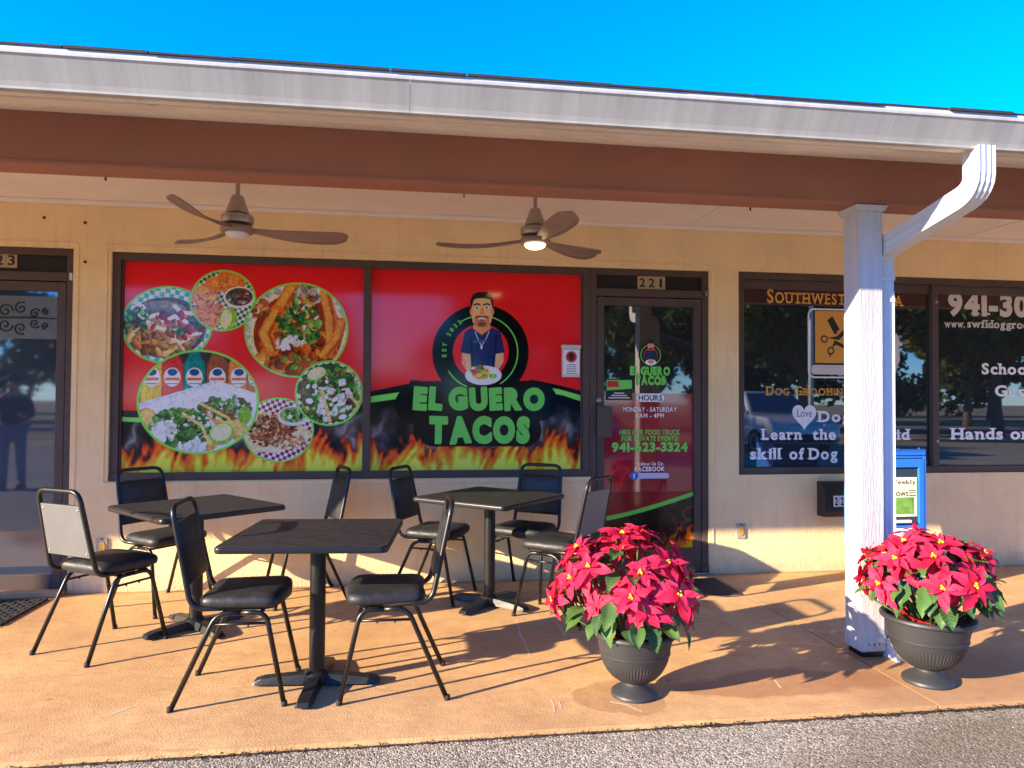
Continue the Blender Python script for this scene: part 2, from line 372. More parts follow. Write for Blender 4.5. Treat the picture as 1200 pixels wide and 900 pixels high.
M['letter_green'] = mat('green_vinyl_lettering', (.17, .70, .09), .5)
M['vinyl_black'] = mat('black_print', (.010, .010, .010), .25)
M['fbblue'] = mat('blue_print', (.03, .10, .45), .4)
M['pillblue'] = mat('pale_pill_print', (.52, .55, .68), .4)
M['print'] = attr_mat('printed_window_vinyl', .09, .42)
M['mat'] = mat('black_rubber_mat', (.020, .019, .019), .75, var=.2, vscale=20, bump=.4, bscale=90)
M['rust'] = mat('rusty_steel', (.10, .042, .02), .8, var=.4, vscale=60)
M['outlet'] = mat('weathered_outlet', (.38, .35, .29), .6, var=.25, vscale=40, dirt=.5)
M['brasscap'] = mat('yellowed_outlet_cap', (.62, .34, .06), .6, var=.4, vscale=60)
M['iron'] = mat('black_scroll_iron', (.01, .01, .01), .5)
M['steel'] = mat('bare_steel', (.35, .34, .33), .35, metal=.9, var=.1)
M['debris'] = mat('dark_leaf_debris', (.050, .030, .016), .9, var=.5, vscale=200)
M['grass'] = mat('dry_lawn', (.30, .23, .09), .95, var=.35, vscale=.6)
M['bark'] = mat('oak_bark', (.13, .10, .075), .95, var=.3, vscale=8, bump=.6, bscale=14)
M['treeleaf'] = leaf_mat('oak_foliage', (.045, .070, .018), (.10, .13, .035), .3, .6)
M['road'] = mat('road_surface', (.11, .105, .10), .9, var=.15, vscale=2)
M['paintline'] = mat('parking_line_paint', (.70, .69, .64), .7, var=.15, vscale=12)
M['skin'] = mat('skin', (.42, .22, .14), .55, var=.06)
M['hoodie'] = mat('black_hoodie', (.018, .018, .022), .9, var=.1, bump=.2)
M['jeans'] = mat('faded_jeans', (.16, .20, .28), .9, var=.2, vscale=12, bump=.2, bscale=80)
M['suv'] = mat('silver_car_paint', (.52, .52, .50), .25, metal=.2, coat=.6)
M['darkcar'] = mat('dark_car_paint', (.02, .028, .045), .25, coat=.8)
M['tyre'] = mat('tyre_rubber', (.02, .02, .02), .85)
M['lamp_glass'] = mat('lamp_lens', (.6, .6, .6), .1)
M['tail'] = mat('red_lamp_lens', (.45, .02, .02), .15)

# ------------------------------------------------------------------ the ground
GZ = -0.024
tag(MB().add([(-400,-400,GZ-.012),(400,-400,GZ-.012),(400,400,GZ-.012),(-400,400,GZ-.012)], [(0,1,2,3)]).build('ground', M['grass']), kind='structure')
tag(MB().add([(-40,-17,GZ),(40,-17,GZ),(40,-2.40,GZ),(-40,-2.40,GZ)], [(0,1,2,3)]).build('parking_lot', M['asphalt']), kind='structure')
tag(MB().add([(-200,-31,GZ-.004),(200,-31,GZ-.004),(200,-24,GZ-.004),(-200,-24,GZ-.004)], [(0,1,2,3)]).build('road', M['road']), kind='structure')
for i in range(6):
    x = -1.0+i*2.75
    tag(MB().add([(x,-16.5,GZ+.004),(x+.1,-16.5,GZ+.004),(x+.1,-11.5,GZ+.004),(x,-11.5,GZ+.004)], [(0,1,2,3)]).build('parking_line', M['paintline']), kind='structure')

walk = tag(MB().box(-9, 9, -2.448, -.01, -.3, -.010).build('walkway', M['joint']), kind='structure')
xj = .5*(un(950,740,Z=0)[0]+un(1096,825,Z=0)[0])
cuts = [-9, -6.0, -2.36, xj, 5.9, 9]
rnd = random.Random(3)
for a, b in zip(cuts[:-1], cuts[1:]):
    # front edge slightly ragged
    n = max(2, int((b-a)/.12)); top = []
    for k in range(n+1):
        x = a+.004+(b-a-.008)*k/n; top.append((x, -2.462+rnd.uniform(-.003, .003)))
    poly = top+[(b-.004, -.002), (a+.004, -.002)]
    MB().prism(poly, -.28, 0, 'z').build('paving_slab', M['floor'], walk)
M['chalk'] = mat('pale_scuff', (.72, .56, .42), .9, var=.3, vscale=40)
mids = [o for o in walk.children]
for pts in (((606,726),(609,742),(614,752),(621,768)), ((640,708),(648,724),(655,733),(663,746)), ((645,819),(649,826),(650,835)), ((655,822),(658,830)), ((715,822),(735,826),(752,834)), ((908,797),(915,806)), ((128,838),(160,826)), ((420,800),(452,806))):
    P2 = [un(a_, b_, Z=.0012) for a_, b_ in pts]; g = MB()
    for qd in band([(p[0], p[1]) for p in P2], [rnd.uniform(.004, .011) for _ in P2]): g.add([(u, w, .0012) for u, w in qd], [(0,1,2,3)])
    g.build('scuff_mark', M['chalk'], mids[2], normals=False)
# silt, leaf bits and grit caught along the slab edge
mb = MB()
for i in range(1200):
    x = rnd.uniform(-3.2, 3.7); y = -2.470-abs(rnd.gauss(0, .012)); s = rnd.uniform(.002, .006)
    if rnd.random() < .35: x = rnd.choice([-.6,1.2,1.9,2.3,2.7,3.0])+rnd.gauss(0,.14); s *= 1.25
    a = rnd.uniform(0, 6.28); z = GZ+rnd.uniform(.002, .016)
    p = [Vector((math.cos(a+q)*s*(1.6 if k % 2 else .8), math.sin(a+q)*s*(1.6 if k % 2 else .8), rnd.uniform(-.3,.5)*s)) for k, q in enumerate((0, 1.6, 3.1, 4.7))]
    mb.add([(x+q.x, y+q.y, z+q.z) for q in p], [(0,1,2,3)])
n_ = 260; pa, pb = [], []
for k in range(n_+1):
    x = -4+8.5*k/n_; pa.append((x, -2.458, GZ+.0035)); pb.append((x, -2.470-abs(rnd.gauss(.004, .006))-(.012 if 1.2 < x < 3.2 else 0)*rnd.random(), GZ+.0022))
mb.add(pa+pb, [(k, k+1, n_+2+k, n_+1+k) for k in range(n_)])
tag(mb.build('leaf_debris', M['debris']), 'dark bits of leaf and grit caught along the front edge of the walkway', 'debris', kind='stuff')
# loose stones standing out of the worn asphalt
mb = MB()
for i in range(1500):
    x = rnd.uniform(-1.6, 3.6); y = rnd.uniform(-3.15, -2.48); s = rnd.uniform(.002, .0055)
    z = GZ; h = s*rnd.uniform(.4, .8); a = rnd.uniform(0, 6)
    ring = [(x+math.cos(a+k*1.2566)*s*rnd.uniform(.7, 1.1), y+math.sin(a+k*1.2566)*s*rnd.uniform(.7, 1.1), z-.001) for k in range(5)]
    mb.add(ring+[(x, y, z+h)], [(k, (k+1) % 5, 5) for k in range(5)])
M['stone'] = mat('loose_aggregate', (.42, .38, .31), .85, var=.6, vscale=55)
tag(mb.build('loose_gravel', M['stone']), 'small loose stones on the worn asphalt beside the walkway', 'gravel', kind='stuff')

# ------------------------------------------------------------------ the building
bld = empty('storefront_building', (0,0,0), 0, 'single storey cream stucco shop row with brown porch beam, gutter and dark framed windows', 'building')
WX0, WX1, WZ = -9.0, 9.0, 2.76
ops = [(-3.36, -2.322, 0.0, 2.405), (-2.073, 1.400, .772, 2.392), (1.400, 2.362, 0.0, 2.392), (2.608, 6.2, .775, 2.400)]
DEP = .14
def in_op(x, z): return any(a < x < b and c < z < d for a, b, c, d in ops)
xs = sorted({WX0, WX1, *[o[0] for o in ops], *[o[1] for o in ops]}); zs = sorted({-.3, WZ, *[o[2] for o in ops], *[o[3] for o in ops]})
mb = MB()
for i in range(len(xs)-1):
    for j in range(len(zs)-1):
        if not in_op(.5*(xs[i]+xs[i+1]), .5*(zs[j]+zs[j+1])):
            a, b, c, d = xs[i], xs[i+1], zs[j], zs[j+1]
            mb.add([(a,0,c),(b,0,c),(b,0,d),(a,0,d)], [(0,1,2,3)])
for a, b, c, d in ops:
    for (p, q) in (((a,c),(a,d)), ((b,c),(b,d)), ((a,d),(b,d)), ((a,c),(b,c))):
        mx_, mz_ = .5*(p[0]+q[0]), .5*(p[1]+q[1])
        # skip where two openings adjoin or at floor level
        e = .01; nx = -e if p[0] == q[0] == a else (e if p[0] == q[0] == b else 0)
        if nx and in_op(mx_+nx, max(mz_, .9)) and p[0] != -2.073: 
            if (a, b) == (1.400, 2.362): mb.add([(a,0,0),(a,DEP,0),(a,DEP,.772),(a,0,.772)], [(0,1,2,3)])
            continue
        if mz_ == 0: continue
        mb.add([(p[0],0,p[1]),(q[0],0,q[1]),(q[0],DEP,q[1]),(p[0],DEP,p[1])], [(0,1,2,3)])
# side and rear walls
mb.add([(WX0,0,-.3),(WX0,7,-.3),(WX0,7,WZ),(WX0,0,WZ)], [(0,1,2,3)]); mb.add([(WX1,0,-.3),(WX1,7,-.3),(WX1,7,WZ),(WX1,0,WZ)], [(0,1,2,3)]); mb.add([(WX0,7,-.3),(WX1,7,-.3),(WX1,7,WZ),(WX0,7,WZ)], [(0,1,2,3)])
bmv = mb
wall = mb.build('wall', M['stucco'], bld, normals=False)
bm = bmesh.new(); bm.from_mesh(wall.data); bmesh.ops.remove_doubles(bm, verts=bm.verts, dist=1e-5); bm.to_mesh(wall.data); bm.free()
# raised plaster bead round the openings
def bead(pts, name='plaster_bead'):
    q = MB()
    for (x0,z0),(x1,z1) in zip(pts[:-1], pts[1:]):
        w = .009
        q.box(min(x0,x1)-w, max(x0,x1)+w, -.006, .02, min(z0,z1)-w, max(z0,z1)+w)
    q.build(name, M['stucco'], wall, bevel=.003)
bead([(-2.105,.745),(-2.105,2.420)]); bead([(-2.105,2.432),(2.40,2.432)]); bead([(2.392,.02),(2.392,2.410)])
bead([(-2.292,.02),(-2.292,2.425)]); bead([(-3.39,2.437),(-2.305,2.437)])
# sills of stucco
MB().box(-2.10, 1.385, -.012, .06, .735, .768).build('window_sill', M['stucco'], wall, bevel=.006)
# rusty anchors and holes left in the plaster
for px, py in ((52,255),(100,261),(100,307)):
    p = un(px, py, Y=0); q = MB(); q.lathe([(.011,0),(.011,.006),(.004,.011),(0,.012)], 8)
    o = q.build('anchor_bolt', M['rust'], wall); o.rotation_euler = (R(90),0,0); o.location = (p[0], .001, p[2])

# porch ceiling, beam, rafter soffit, fascia, gutter, roof
MB().box(WX0, WX1, -1.70, 0.0, 2.742, 2.80).build('porch_ceiling', M['ceiling'], bld)
q = MB(); q.box(WX0, WX1, -.03, -.001, 2.712, 2.7415); q.build('ceiling_cove', M['ceiling'], bld, bevel=.006)
for x in (-4.1, -1.05+1.9, 2.0+.2, 4.6):      # batten strips over the ceiling board seams
    MB().box(x-.02, x+.02, -1.69, -.035, 2.736, 2.7415).build('seam_batten', M['ceiling'], bld)
beam = MB().box(WX0, WX1, -1.865, -1.705, 2.420, 2.735).build('porch_beam', M['brown'], bld, bevel=.012)
MB().box(WX0, WX1, -1.872, -1.700, 2.428, 2.440).build('drip_strip', M['brown'], beam)
rnd = random.Random(5)
for x in (-1.45, .28, 1.85):
    MB().box(x-.003, x+.003, -1.718, -1.708, 2.404, 2.421).build('hook', M['rust'], beam)
SL = .235     # roof pitch
def zs_(y, off=0): return 2.688+(y+1.865)*SL+off      # underside of the rafters
q = MB(); q.prism([(-2.42, zs_(-2.42)), (-1.85, zs_(-1.85)), (-1.85, zs_(-1.85)+.02), (-2.42, zs_(-2.42)+.02)], WX0, WX1, 'x'); soff = q.build('soffit', M['beige'], bld)
MB().box(WX0, WX1, -1.905, -1.867, 2.664, 2.690).build('bed_moulding', M['beige'], soff, bevel=.006)
MB().box(WX0, WX1, -1.99, -1.955, 2.645, 2.668).build('bed_moulding', M['beige'], soff, bevel=.006)
MB().box(WX0, WX1, -2.16, -2.10, 2.605, 2.628).build('bed_moulding', M['beige'], soff, bevel=.006)
fas = MB().box(WX0, WX1, -2.452, -2.420, 2.515, 2.660).build('fascia_board', M['beige'], bld, bevel=.004)
# K-style gutter, open trough
GX0 = -6.9  # unseen end, stopped here so sun reaches higher up the wall
prof = [(-2.455,2.640),(-2.455,2.520),(-2.490,2.511),(-2.499,2.513),(-2.501,2.521),(-2.510,2.538),(-2.533,2.574),(-2.558,2.612),(-2.567,2.620),(-2.567,2.631),(-2.553,2.638),(-2.546,2.630)]
q = MB(); n = len(prof); seg = [GX0, -3.05, .0, 3.05, 6.1, WX1]
for a, b in zip(seg[:-1], seg[1:]):
    inner = [(-2.4575,2.640),(-2.4575,2.5225),(-2.4895,2.5135),(-2.4967,2.5147),(-2.4987,2.5218),(-2.5077,2.5393),(-2.5307,2.5755),(-2.5557,2.6135),(-2.5645,2.621),(-2.5645,2.6295),(-2.553,2.6355),(-2.548,2.6285)]
    MB().prism(prof+inner[::-1], a, b-.0015, 'x').build('gutter_length', M['gutter'], bld)
for x in (GX0+.001, WX1-.004):
    MB().prism(prof[:10], x-.003, x, 'x').build('gutter_end_cap', M['gutter'], bld)
# drip edge and shingles
roof = MB().prism([(-2.475,2.668),(3.5,2.668+5.975*SL),(3.5,2.686+5.975*SL),(-2.475,2.686)], WX0-.1, WX1+.1, 'x').build('roof', M['shingle'], bld)
MB().prism([(-2.475,2.668),(3.5,2.668+5.975*SL),(7.3,2.668+2.3*SL),(7.3,2.66+2.3*SL),(3.5,2.66+5.975*SL),(-2.475,2.66)][0:6], WX0-.05, WX1+.05, 'x')
MB().prism([(3.5,2.668+5.975*SL),(9.4,2.66),(9.4,2.69),(3.5,2.686+5.975*SL)], WX0-.1, WX1+.1, 'x').build('rear_roof_slope', M['shingle'], roof)
MB().box(WX0, WX1, -2.482, -2.476, 2.640, 2.685).build('drip_edge', M['white'], roof)
for s_, x in ((-1, WX0), (1, WX1)):
    MB().prism([(-2.40,2.50),(3.5,2.67+5.975*SL),(7.0,2.68+.56*SL+.2),(7.0,2.5)], x-.02, x, 'x').build('gable_end', M['stucco'], bld)
rnd = random.Random(11); x = WX0
while x < WX1:
    w = rnd.choice((.30, .31, .33, .62)); h = rnd.uniform(.006, .013); y0 = -2.488+rnd.uniform(-.006, .006)
    x2 = min(WX1, x+w)
    for c in range(2):
        yy = y0+c*.14
        MB().prism([(yy, 2.6875+(yy+2.475)*SL+c*.004),(yy+.30, 2.6875+(yy+.30+2.475)*SL+c*.002),(yy+.30, 2.692+(yy+.30+2.475)*SL+c*.002),(yy, 2.6875+h+(yy+2.475)*SL+c*.004)], x+.003+c*.1, x2-.003+c*.1, 'x').build('shingle', M['shingle'], roof)
    x = x2

# posts and downspout
def post(x0, x1):
    p = MB().box(x0, x1, -1.868, -1.722, .03, 2.395).build('porch_post', M['postpaint'], bld, bevel=.004)
    MB().prism([(x0-.004,2.385),(x1+.004,2.385),(x1+.026,2.418),(x0-.026,2.418)], -1.885, -1.705, 'y').build('cap_moulding', M['postpaint'], p, bevel=.003)
    MB().box(x0+.012, x1-.012, -1.856, -1.734, -.01, .032).build('base_bracket', M['black_metal'], p)
    MB().box(x0-.003, x1+.003, -1.8715, -1.7185, .036, .115).build('base_wrap', M['postpaint'], p, bevel=.002)
    for k in (.02, .05, .08):
        o = MB().lathe([(.006,0),(.006,.004),(0,.006)], 8).build('bolt_head', M['steel'], p); o.rotation_euler = (R(90),0,0); o.location = (x0+k+.02, -1.871, .07)
    return p
post(2.396, 2.530); post(-6.95, -6.78); post(7.2, 7.37)  # far left post is unseen, added to cast shade near door 223
def downspout(xc):
    w, d = .076, .052     # half sizes follow the ribs
    path = [(-2.478, 2.52), (-2.478, 2.395), (-2.474, 2.372), (-2.462, 2.350), (-2.445, 2.333), (-2.422, 2.320), (-2.395, 2.311), (-1.885, 2.212), (-1.852, 2.204), (-1.824, 2.190), (-1.803, 2.170), (-1.790, 2.145), (-1.785, 2.115)]
    sect = []
    W2, D2 = .040, .052
    # ribbed outline: (x, n) where n is the direction across the path inside the YZ plane
    for i in range(7):
        t = -W2+2*W2*i/6; sect.append((t, -D2+(.004 if i % 2 else 0)))
    for i in range(5):
        t = -D2+2*D2*(i+.5)/5; sect.append((W2-(.003 if i % 2 else 0), t))
    for i in range(7):
        t = W2-2*W2*i/6; sect.append((t, D2-(.004 if i % 2 else 0)))
    for i in range(5):
        t = D2-2*D2*(i+.5)/5; sect.append((-W2+(.003 if i % 2 else 0), t))
    def sweep(pts, name, sc=1.0):
        g = MB(); n = len(sect); m = len(pts)
        for i, (y, z) in enumerate(pts):
            a = Vector(pts[max(i-1,0)]); b = Vector(pts[min(i+1,m-1)]); t = (b-a).normalized(); nn = Vector((t.y, -t.x))
            for sx, sn in sect: g.v.append((xc+sx*sc, y+nn.x*sn*sc, z+nn.y*sn*sc))
        for i in range(m-1):
            for k in range(n): g.f.append((i*n+k, i*n+(k+1) % n, (i+1)*n+(k+1) % n, (i+1)*n+k))
        g.f.append(tuple(range(n))[::-1]); g.f.append(tuple((m-1)*n+k for k in range(n)))
        return g.build(name, M['white'], bld)
    dp = sweep(path+[(-1.785, 1.95)], 'downspout_elbow'); sweep([(-1.785,1.96),(-1.785,.30),(-1.785,.10),(-1.80,.055),(-1.95,.02)], 'downspout', 1.05)
    for z in (2.02, 1.9): MB().box(xc-.046, xc+.046, -1.842, -1.728, z, z+.025).build('strap', M['white'], dp, bevel=.002)
downspout(2.578)

# ------------------------------------------------------------------ window and door joinery
FY0, FY1, PY = .022, .085, .058        # frame front, frame back, glass plane
def bar(par, name, x0, x1, z0, z1, y0=FY0, y1=FY1, m='bronze', bevel=.003):
    return MB().box(x0, x1, y0, y1, z0, z1).build(name, M[m], par, bevel=bevel)
def window(x0, x1, z0, z1, mulls, name='shop_window', mw=.056, fw=.055):
    w = empty(name, parent=bld)
    bar(w, 'frame_head', x0, x1, z1-fw, z1); bar(w, 'frame_sill', x0, x1, z0, z0+fw, FY0-.006)
    bar(w, 'frame_jamb', x0, x0+fw, z0+fw, z1-fw); bar(w, 'frame_jamb', x1-fw, x1, z0+fw, z1-fw)
    for m_ in mulls: bar(w, 'mullion', m_-mw/2, m_+mw/2, z0+fw, z1-fw, FY0-.004)
    for a, b, c, d in ((x0+fw, x0+fw+.012, z0+fw, z1-fw), (x1-fw-.012, x1-fw, z0+fw, z1-fw)): bar(w, 'glazing_bead', a, b, c, d, PY-.016, PY+.01)
    return w
def pane(par, x0, x1, z0, z1, m, y=PY, name='pane'):
    return MB().box(x0, x1, y, y+.008, z0, z1).build(name, M[m], par)
winL = window(-2.073, 1.398, .772, 2.392, [-.300])
winR = window(2.608, 6.2, .775, 2.400, [4.355])
PL = (-2.018, -.328, .827, 2.337); PR = (-.272, 1.343, .827, 2.337)      # printed panes
pane(winL, *PL, 'glass', PY+.004); pane(winL, *PR, 'glass', PY+.004)
RP1 = (2.663, 4.327, .83, 2.345); RP2 = (4.383, 6.145, .83, 2.345)
pane(winR, *RP1, 'glass'); pane(winR, *RP2, 'glass')
for px, py in ((1098,354),(1099,517)):
    p = un(px, py, Y=FY0-.006); o = MB().lathe([(.013,0),(.013,.003),(.006,.005),(0,.0055)], 12).build('screw_cap', M['steel'], winR); o.rotation_euler = (R(90),0,0); o.location = (p[0], FY0-.004, p[2])
for a in (RP1, RP2): bar(winR, 'glazing_bead', a[0], a[1], a[3]-.075, a[3], PY-.014, PY+.004)

def door(x0, x1, ztop, hinge, name, glassm, rail):
    d = empty(name, parent=bld)
    bar(d, 'frame_jamb', x0, x0+.05, 0, ztop); bar(d, 'frame_jamb', x1-.05, x1, 0, ztop); bar(d, 'frame_head', x0+.05, x1-.05, ztop-.05, ztop)
    bar(d, 'transom_bar', x0+.05, x1-.05, 2.175, 2.235)
    pane(d, x0+.05, x1-.05, 2.235, ztop-.05, 'panel', PY-.004, 'transom_panel')
    L0, L1 = x0+.055, x1-.055
    lf = empty('leaf', parent=d)
    bar(lf, 'stile', L0, L0+.058, .02, 2.168, FY0+.006, FY1-.006); bar(lf, 'stile', L1-.058, L1, .02, 2.168, FY0+.006, FY1-.006)
    bar(lf, 'rail', L0+.058, L1-.058, 2.105, 2.168, FY0+.006, FY1-.006); bar(lf, 'rail', L0+.058, L1-.058, .02, rail, FY0+.006, FY1-.006)
    pane(lf, L0+.058, L1-.058, rail, 2.105, glassm)
    MB().box(x0, x1, -.03, .12, 0, .018).build('threshold', M['steel'] if hinge == 'r' else M['floor'], d, bevel=.004)
    return d, lf, (L0+.058, L1-.058, rail, 2.105)
d221, leaf221, G221 = door(1.400, 2.362, 2.392, 'r', 'shop_door', 'doorglass', .20)
d223, leaf223, G223 = door(-3.36, -2.322, 2.405, 'l', 'shop_door', 'hazeglass', .13)
# push bar, lock and closer of the door marked 221
p0, p1 = un(699,476,Y=0), un(716,513,Y=0)
h = MB().box(p0[0], p1[0], -.035, -.012, p1[2], p0[2]).build('pull_handle', M['bronze'], d221, bevel=.008, seg=3)
MB().box(p0[0]+.02, p1[0]-.02, -.012, .03, p1[2]+.03, p1[2]+.06).box(p0[0]+.02, p1[0]-.02, -.012, .03, p0[2]-.06, p0[2]-.03).build('handle_stem', M['bronze'], d221)
lk = un(702,469,Y=.02); o = MB().lathe([(.021,0),(.021,.006),(.016,.012),(.008,.013),(.008,.009),(0,.009)], 20).build('lock_cylinder', M['steel'], d221); o.rotation_euler = (R(90),0,0); o.location = (lk[0], FY0+.004, lk[2])
MB().box(2.325, 2.352, -.004, .03, 2.19, 2.23).build('hinge', M['steel'], d221, bevel=.002); MB().box(2.305, 2.352, -.008, .03, .018, .07).build('hinge', M['bronze'], d221, bevel=.002)
MB().box(-2.347, -2.327, -.004, .03, 2.18, 2.23).build('hinge', M['white'], d223, bevel=.002)
MB().box(-3.36, -2.322, -.10, -.032, -.002, .045).build('step', M['floor'], d223, bevel=.01)
# wrought scroll ornament behind the glass of the door marked 223
def spiral(cx, cz, r0, turns, a0, sgn):
    return [(cx+r0*(1-.86*t)*math.cos(a0+sgn*turns*2*math.pi*t), PY-.004, cz+r0*(1-.86*t)*math.sin(a0+sgn*turns*2*math.pi*t)) for t in [k/22 for k in range(23)]]
g = MB(); cz = un(30,373,Y=PY)[2]
for mx_ in (-1, 1):
    c0 = -2.84
    for (dx, dz, r, a) in ((.06,.05,.05,0),(.06,-.05,.05,0),(.16,.07,.045,60),(.16,-.07,.045,-60),(.25,.035,.035,30),(.25,-.035,.035,-30),(.32,.05,.025,90),(.32,-.05,.025,-90)):
        pts = spiral(0, 0, r, 1.35, R(a), 1 if dz > 0 else -1)
        g.tube([(c0+mx_*(dx+p[0]), p[1], cz+dz+p[2]) for p in pts], .005, 6)
    g.tube([(c0, PY-.004, cz), (c0+mx_*.2, PY-.004, cz+.006), (c0+mx_*.40, PY-.004, cz)], [.007,.006,.002], 6)
g.build('scroll_ornament', M['iron'], leaf223, smooth=True)
zt_, zb_ = un(30,347,Y=PY)[2], un(30,397,Y=PY)[2]
MB().box(G223[0]+.002, G223[1]-.002, PY-.0015, PY-.0003, zb_, zt_).build('window_strip', mat('olive_window_strip', (.15, .155, .125), .25, var=.2, vscale=6), leaf223)

# ------------------------------------------------------------------ lettering from the built-in font
_gl = {}
def glyph(c, bold):
    k = (c, bold)
    if k not in _gl:
        cu = bpy.data.curves.new('glyph', 'FONT'); cu.body = c; cu.size = 1; cu.resolution_u = 4; cu.offset = bold
        o = bpy.data.objects.new('glyph', cu); C.objects.link(o)
        dg = bpy.context.evaluated_depsgraph_get(); me = o.evaluated_get(dg).to_mesh()
        v = [(q.co.x, q.co.y) for q in me.vertices]; f = [tuple(p.vertices) for p in me.polygons]
        o.evaluated_get(dg).to_mesh_clear(); bpy.data.objects.remove(o); bpy.data.curves.remove(cu)
        xs_ = [q[0] for q in v] or [0, .3]
        _gl[k] = (v, f, min(xs_), max(xs_), min([q[1] for q in v] or [0]), max([q[1] for q in v] or [.7]))
    return _gl[k]
SER = {'L':'0b 0t','E':'0b 0t','S':'','H':'0b 0t 1b 1t','D':'0b 0t','h':'0b 0a 1b','k':'0b 0a 1b','l':'.5b .5a','i':'.5b .5x','r':'0b 0x','n':'0b 0x 1b','d':'1b 1a','u':'0x 1x 1b','a':'1b','m':'0b 0x .5b 1b','G':'','p':'0x 0d','f':'.35b','w':'0x 1x','T':'.5b','I':'.5b .5t','A':'0b 1b','R':'0b 0t 1b','F':'0b 0t','O':'','U':'0t 1t','W':'0t 1t','M':'0b 0t 1b 1t','N':'0b 0t 1t','1':'.6b','4':'.8b','t':'', 'o':'','e':'','s':'','g':'','9':'','3':'','0':'','-':''}
def text(g, s, x0, x1, z0, z1, y, bold=.02, serif=False, gap=.075, space=.30, jitter=0, fat=0, small=None):
    """letters between x0..x1 with the baseline at z0 and capitals reaching z1"""
    cap = glyph('H', bold)[5]; xh = glyph('x', bold)[5]; asc = glyph('l', bold)[5]; rr = random.Random(len(s)*7+1)
    pen = 0; items = []
    for i, c in enumerate(s):
        if c == ' ': pen += space; continue
        v, f, a, b, lo, hi = glyph(c, bold); sc = 1.0
        if small and i not in small: sc = .78
        items.append((c, pen, a, b, v, f, sc)); pen += (b-a)*sc+gap*(1.35 if serif else 1)
    tot = pen-gap; kx = (x1-x0)/tot; kz = (z1-z0)/cap
    for c, px, a, b, v, f, sc in items:
        cxm = (a+b)/2; ang = R(rr.uniform(-jitter, jitter)) if jitter else 0; ks = 1+(rr.uniform(-.006, .006)*jitter if jitter else 0)
        ca, sa = math.cos(ang), math.sin(ang)
        out = []
        for (u, w) in v:
            uu, ww = (u-cxm)*sc*ks, w*sc*ks-.36*(ks-1)
            uu, ww = uu*ca-(ww-.36)*sa, uu*sa+(ww-.36)*ca+.36
            out.append((x0+(px+(b-a)*sc/2+uu)*kx, y, z0+ww*kz))
        g.add(out, f)
        if fat:      # heavier strokes: the outline grown evenly all round
            for q in range(10):
                a_ = 2*math.pi*q/10; g.add([(u+math.cos(a_)*fat*kx, y+.00004*(q+1), w+math.sin(a_)*fat*kz) for u, _, w in out], f)
        if serif and c in SER:
            for t in SER[c].split():
                fx, lv = float(t[:-1]), t[-1]
                st = .10+bold*2
                sx = px+(b-a)*sc*fx + (st/2 if fx == 0 else -st/2 if fx == 1 else 0)
                zz = {'b': 0, 't': cap*sc, 'a': asc*sc, 'x': xh*sc, 'd': -.2}[lv]
                hw = .155+bold; th = .055+bold*.4
                zz0, zz1 = (zz, zz+th) if lv in 'bd' else (zz-th, zz)
                l_ = hw*.95; r_ = hw*.95
                if lv in 'ax' and fx == 0: r_ = .02
                g.flat([(x0+(sx-l_)*kx, z0+zz0*kz), (x0+(sx+r_)*kx, z0+zz0*kz), (x0+(sx+r_)*kx, z0+zz1*kz), (x0+(sx-l_)*kx, z0+zz1*kz)], y-.0004)
    return g
def tpx(g, s, xa, xb, ytop, ybase, Y, **k):
    """text from photo pixels: left/right x, capital top y and baseline y at its left end"""
    a = un(xa, ybase, Y=Y); b = un(xb, ybase, Y=Y); t = un(xa, ytop, Y=Y)
    return text(g, s, a[0], b[0], a[2], t[2], Y, **k)

# ------------------------------------------------------------------ printed window graphics, painted point by point
prng = np.random.default_rng(12)
def vnoise(shape, cells, rng=prng):
    h, w = shape; gy, gx = cells
    g = rng.random((gy+2, gx+2)); yy = np.linspace(0, gy, h); xx = np.linspace(0, gx, w)
    y0 = np.floor(yy).astype(int); x0 = np.floor(xx).astype(int); fy = (yy-y0)[:, None]; fx = (xx-x0)[None]
    fy = fy*fy*(3-2*fy); fx = fx*fx*(3-2*fx)
    a = g[y0][:, x0]; b = g[y0][:, x0+1]; c = g[y0+1][:, x0]; d = g[y0+1][:, x0+1]
    return (a*(1-fx)+b*fx)*(1-fy)+(c*(1-fx)+d*fx)*fy
def fbm(shape, cells, octv=4):
    s = 0; amp = .5
    for o in range(octv): s = s+amp*vnoise(shape, (cells[0]*2**o, cells[1]*2**o)); amp *= .5
    return s/(1-.5**octv)
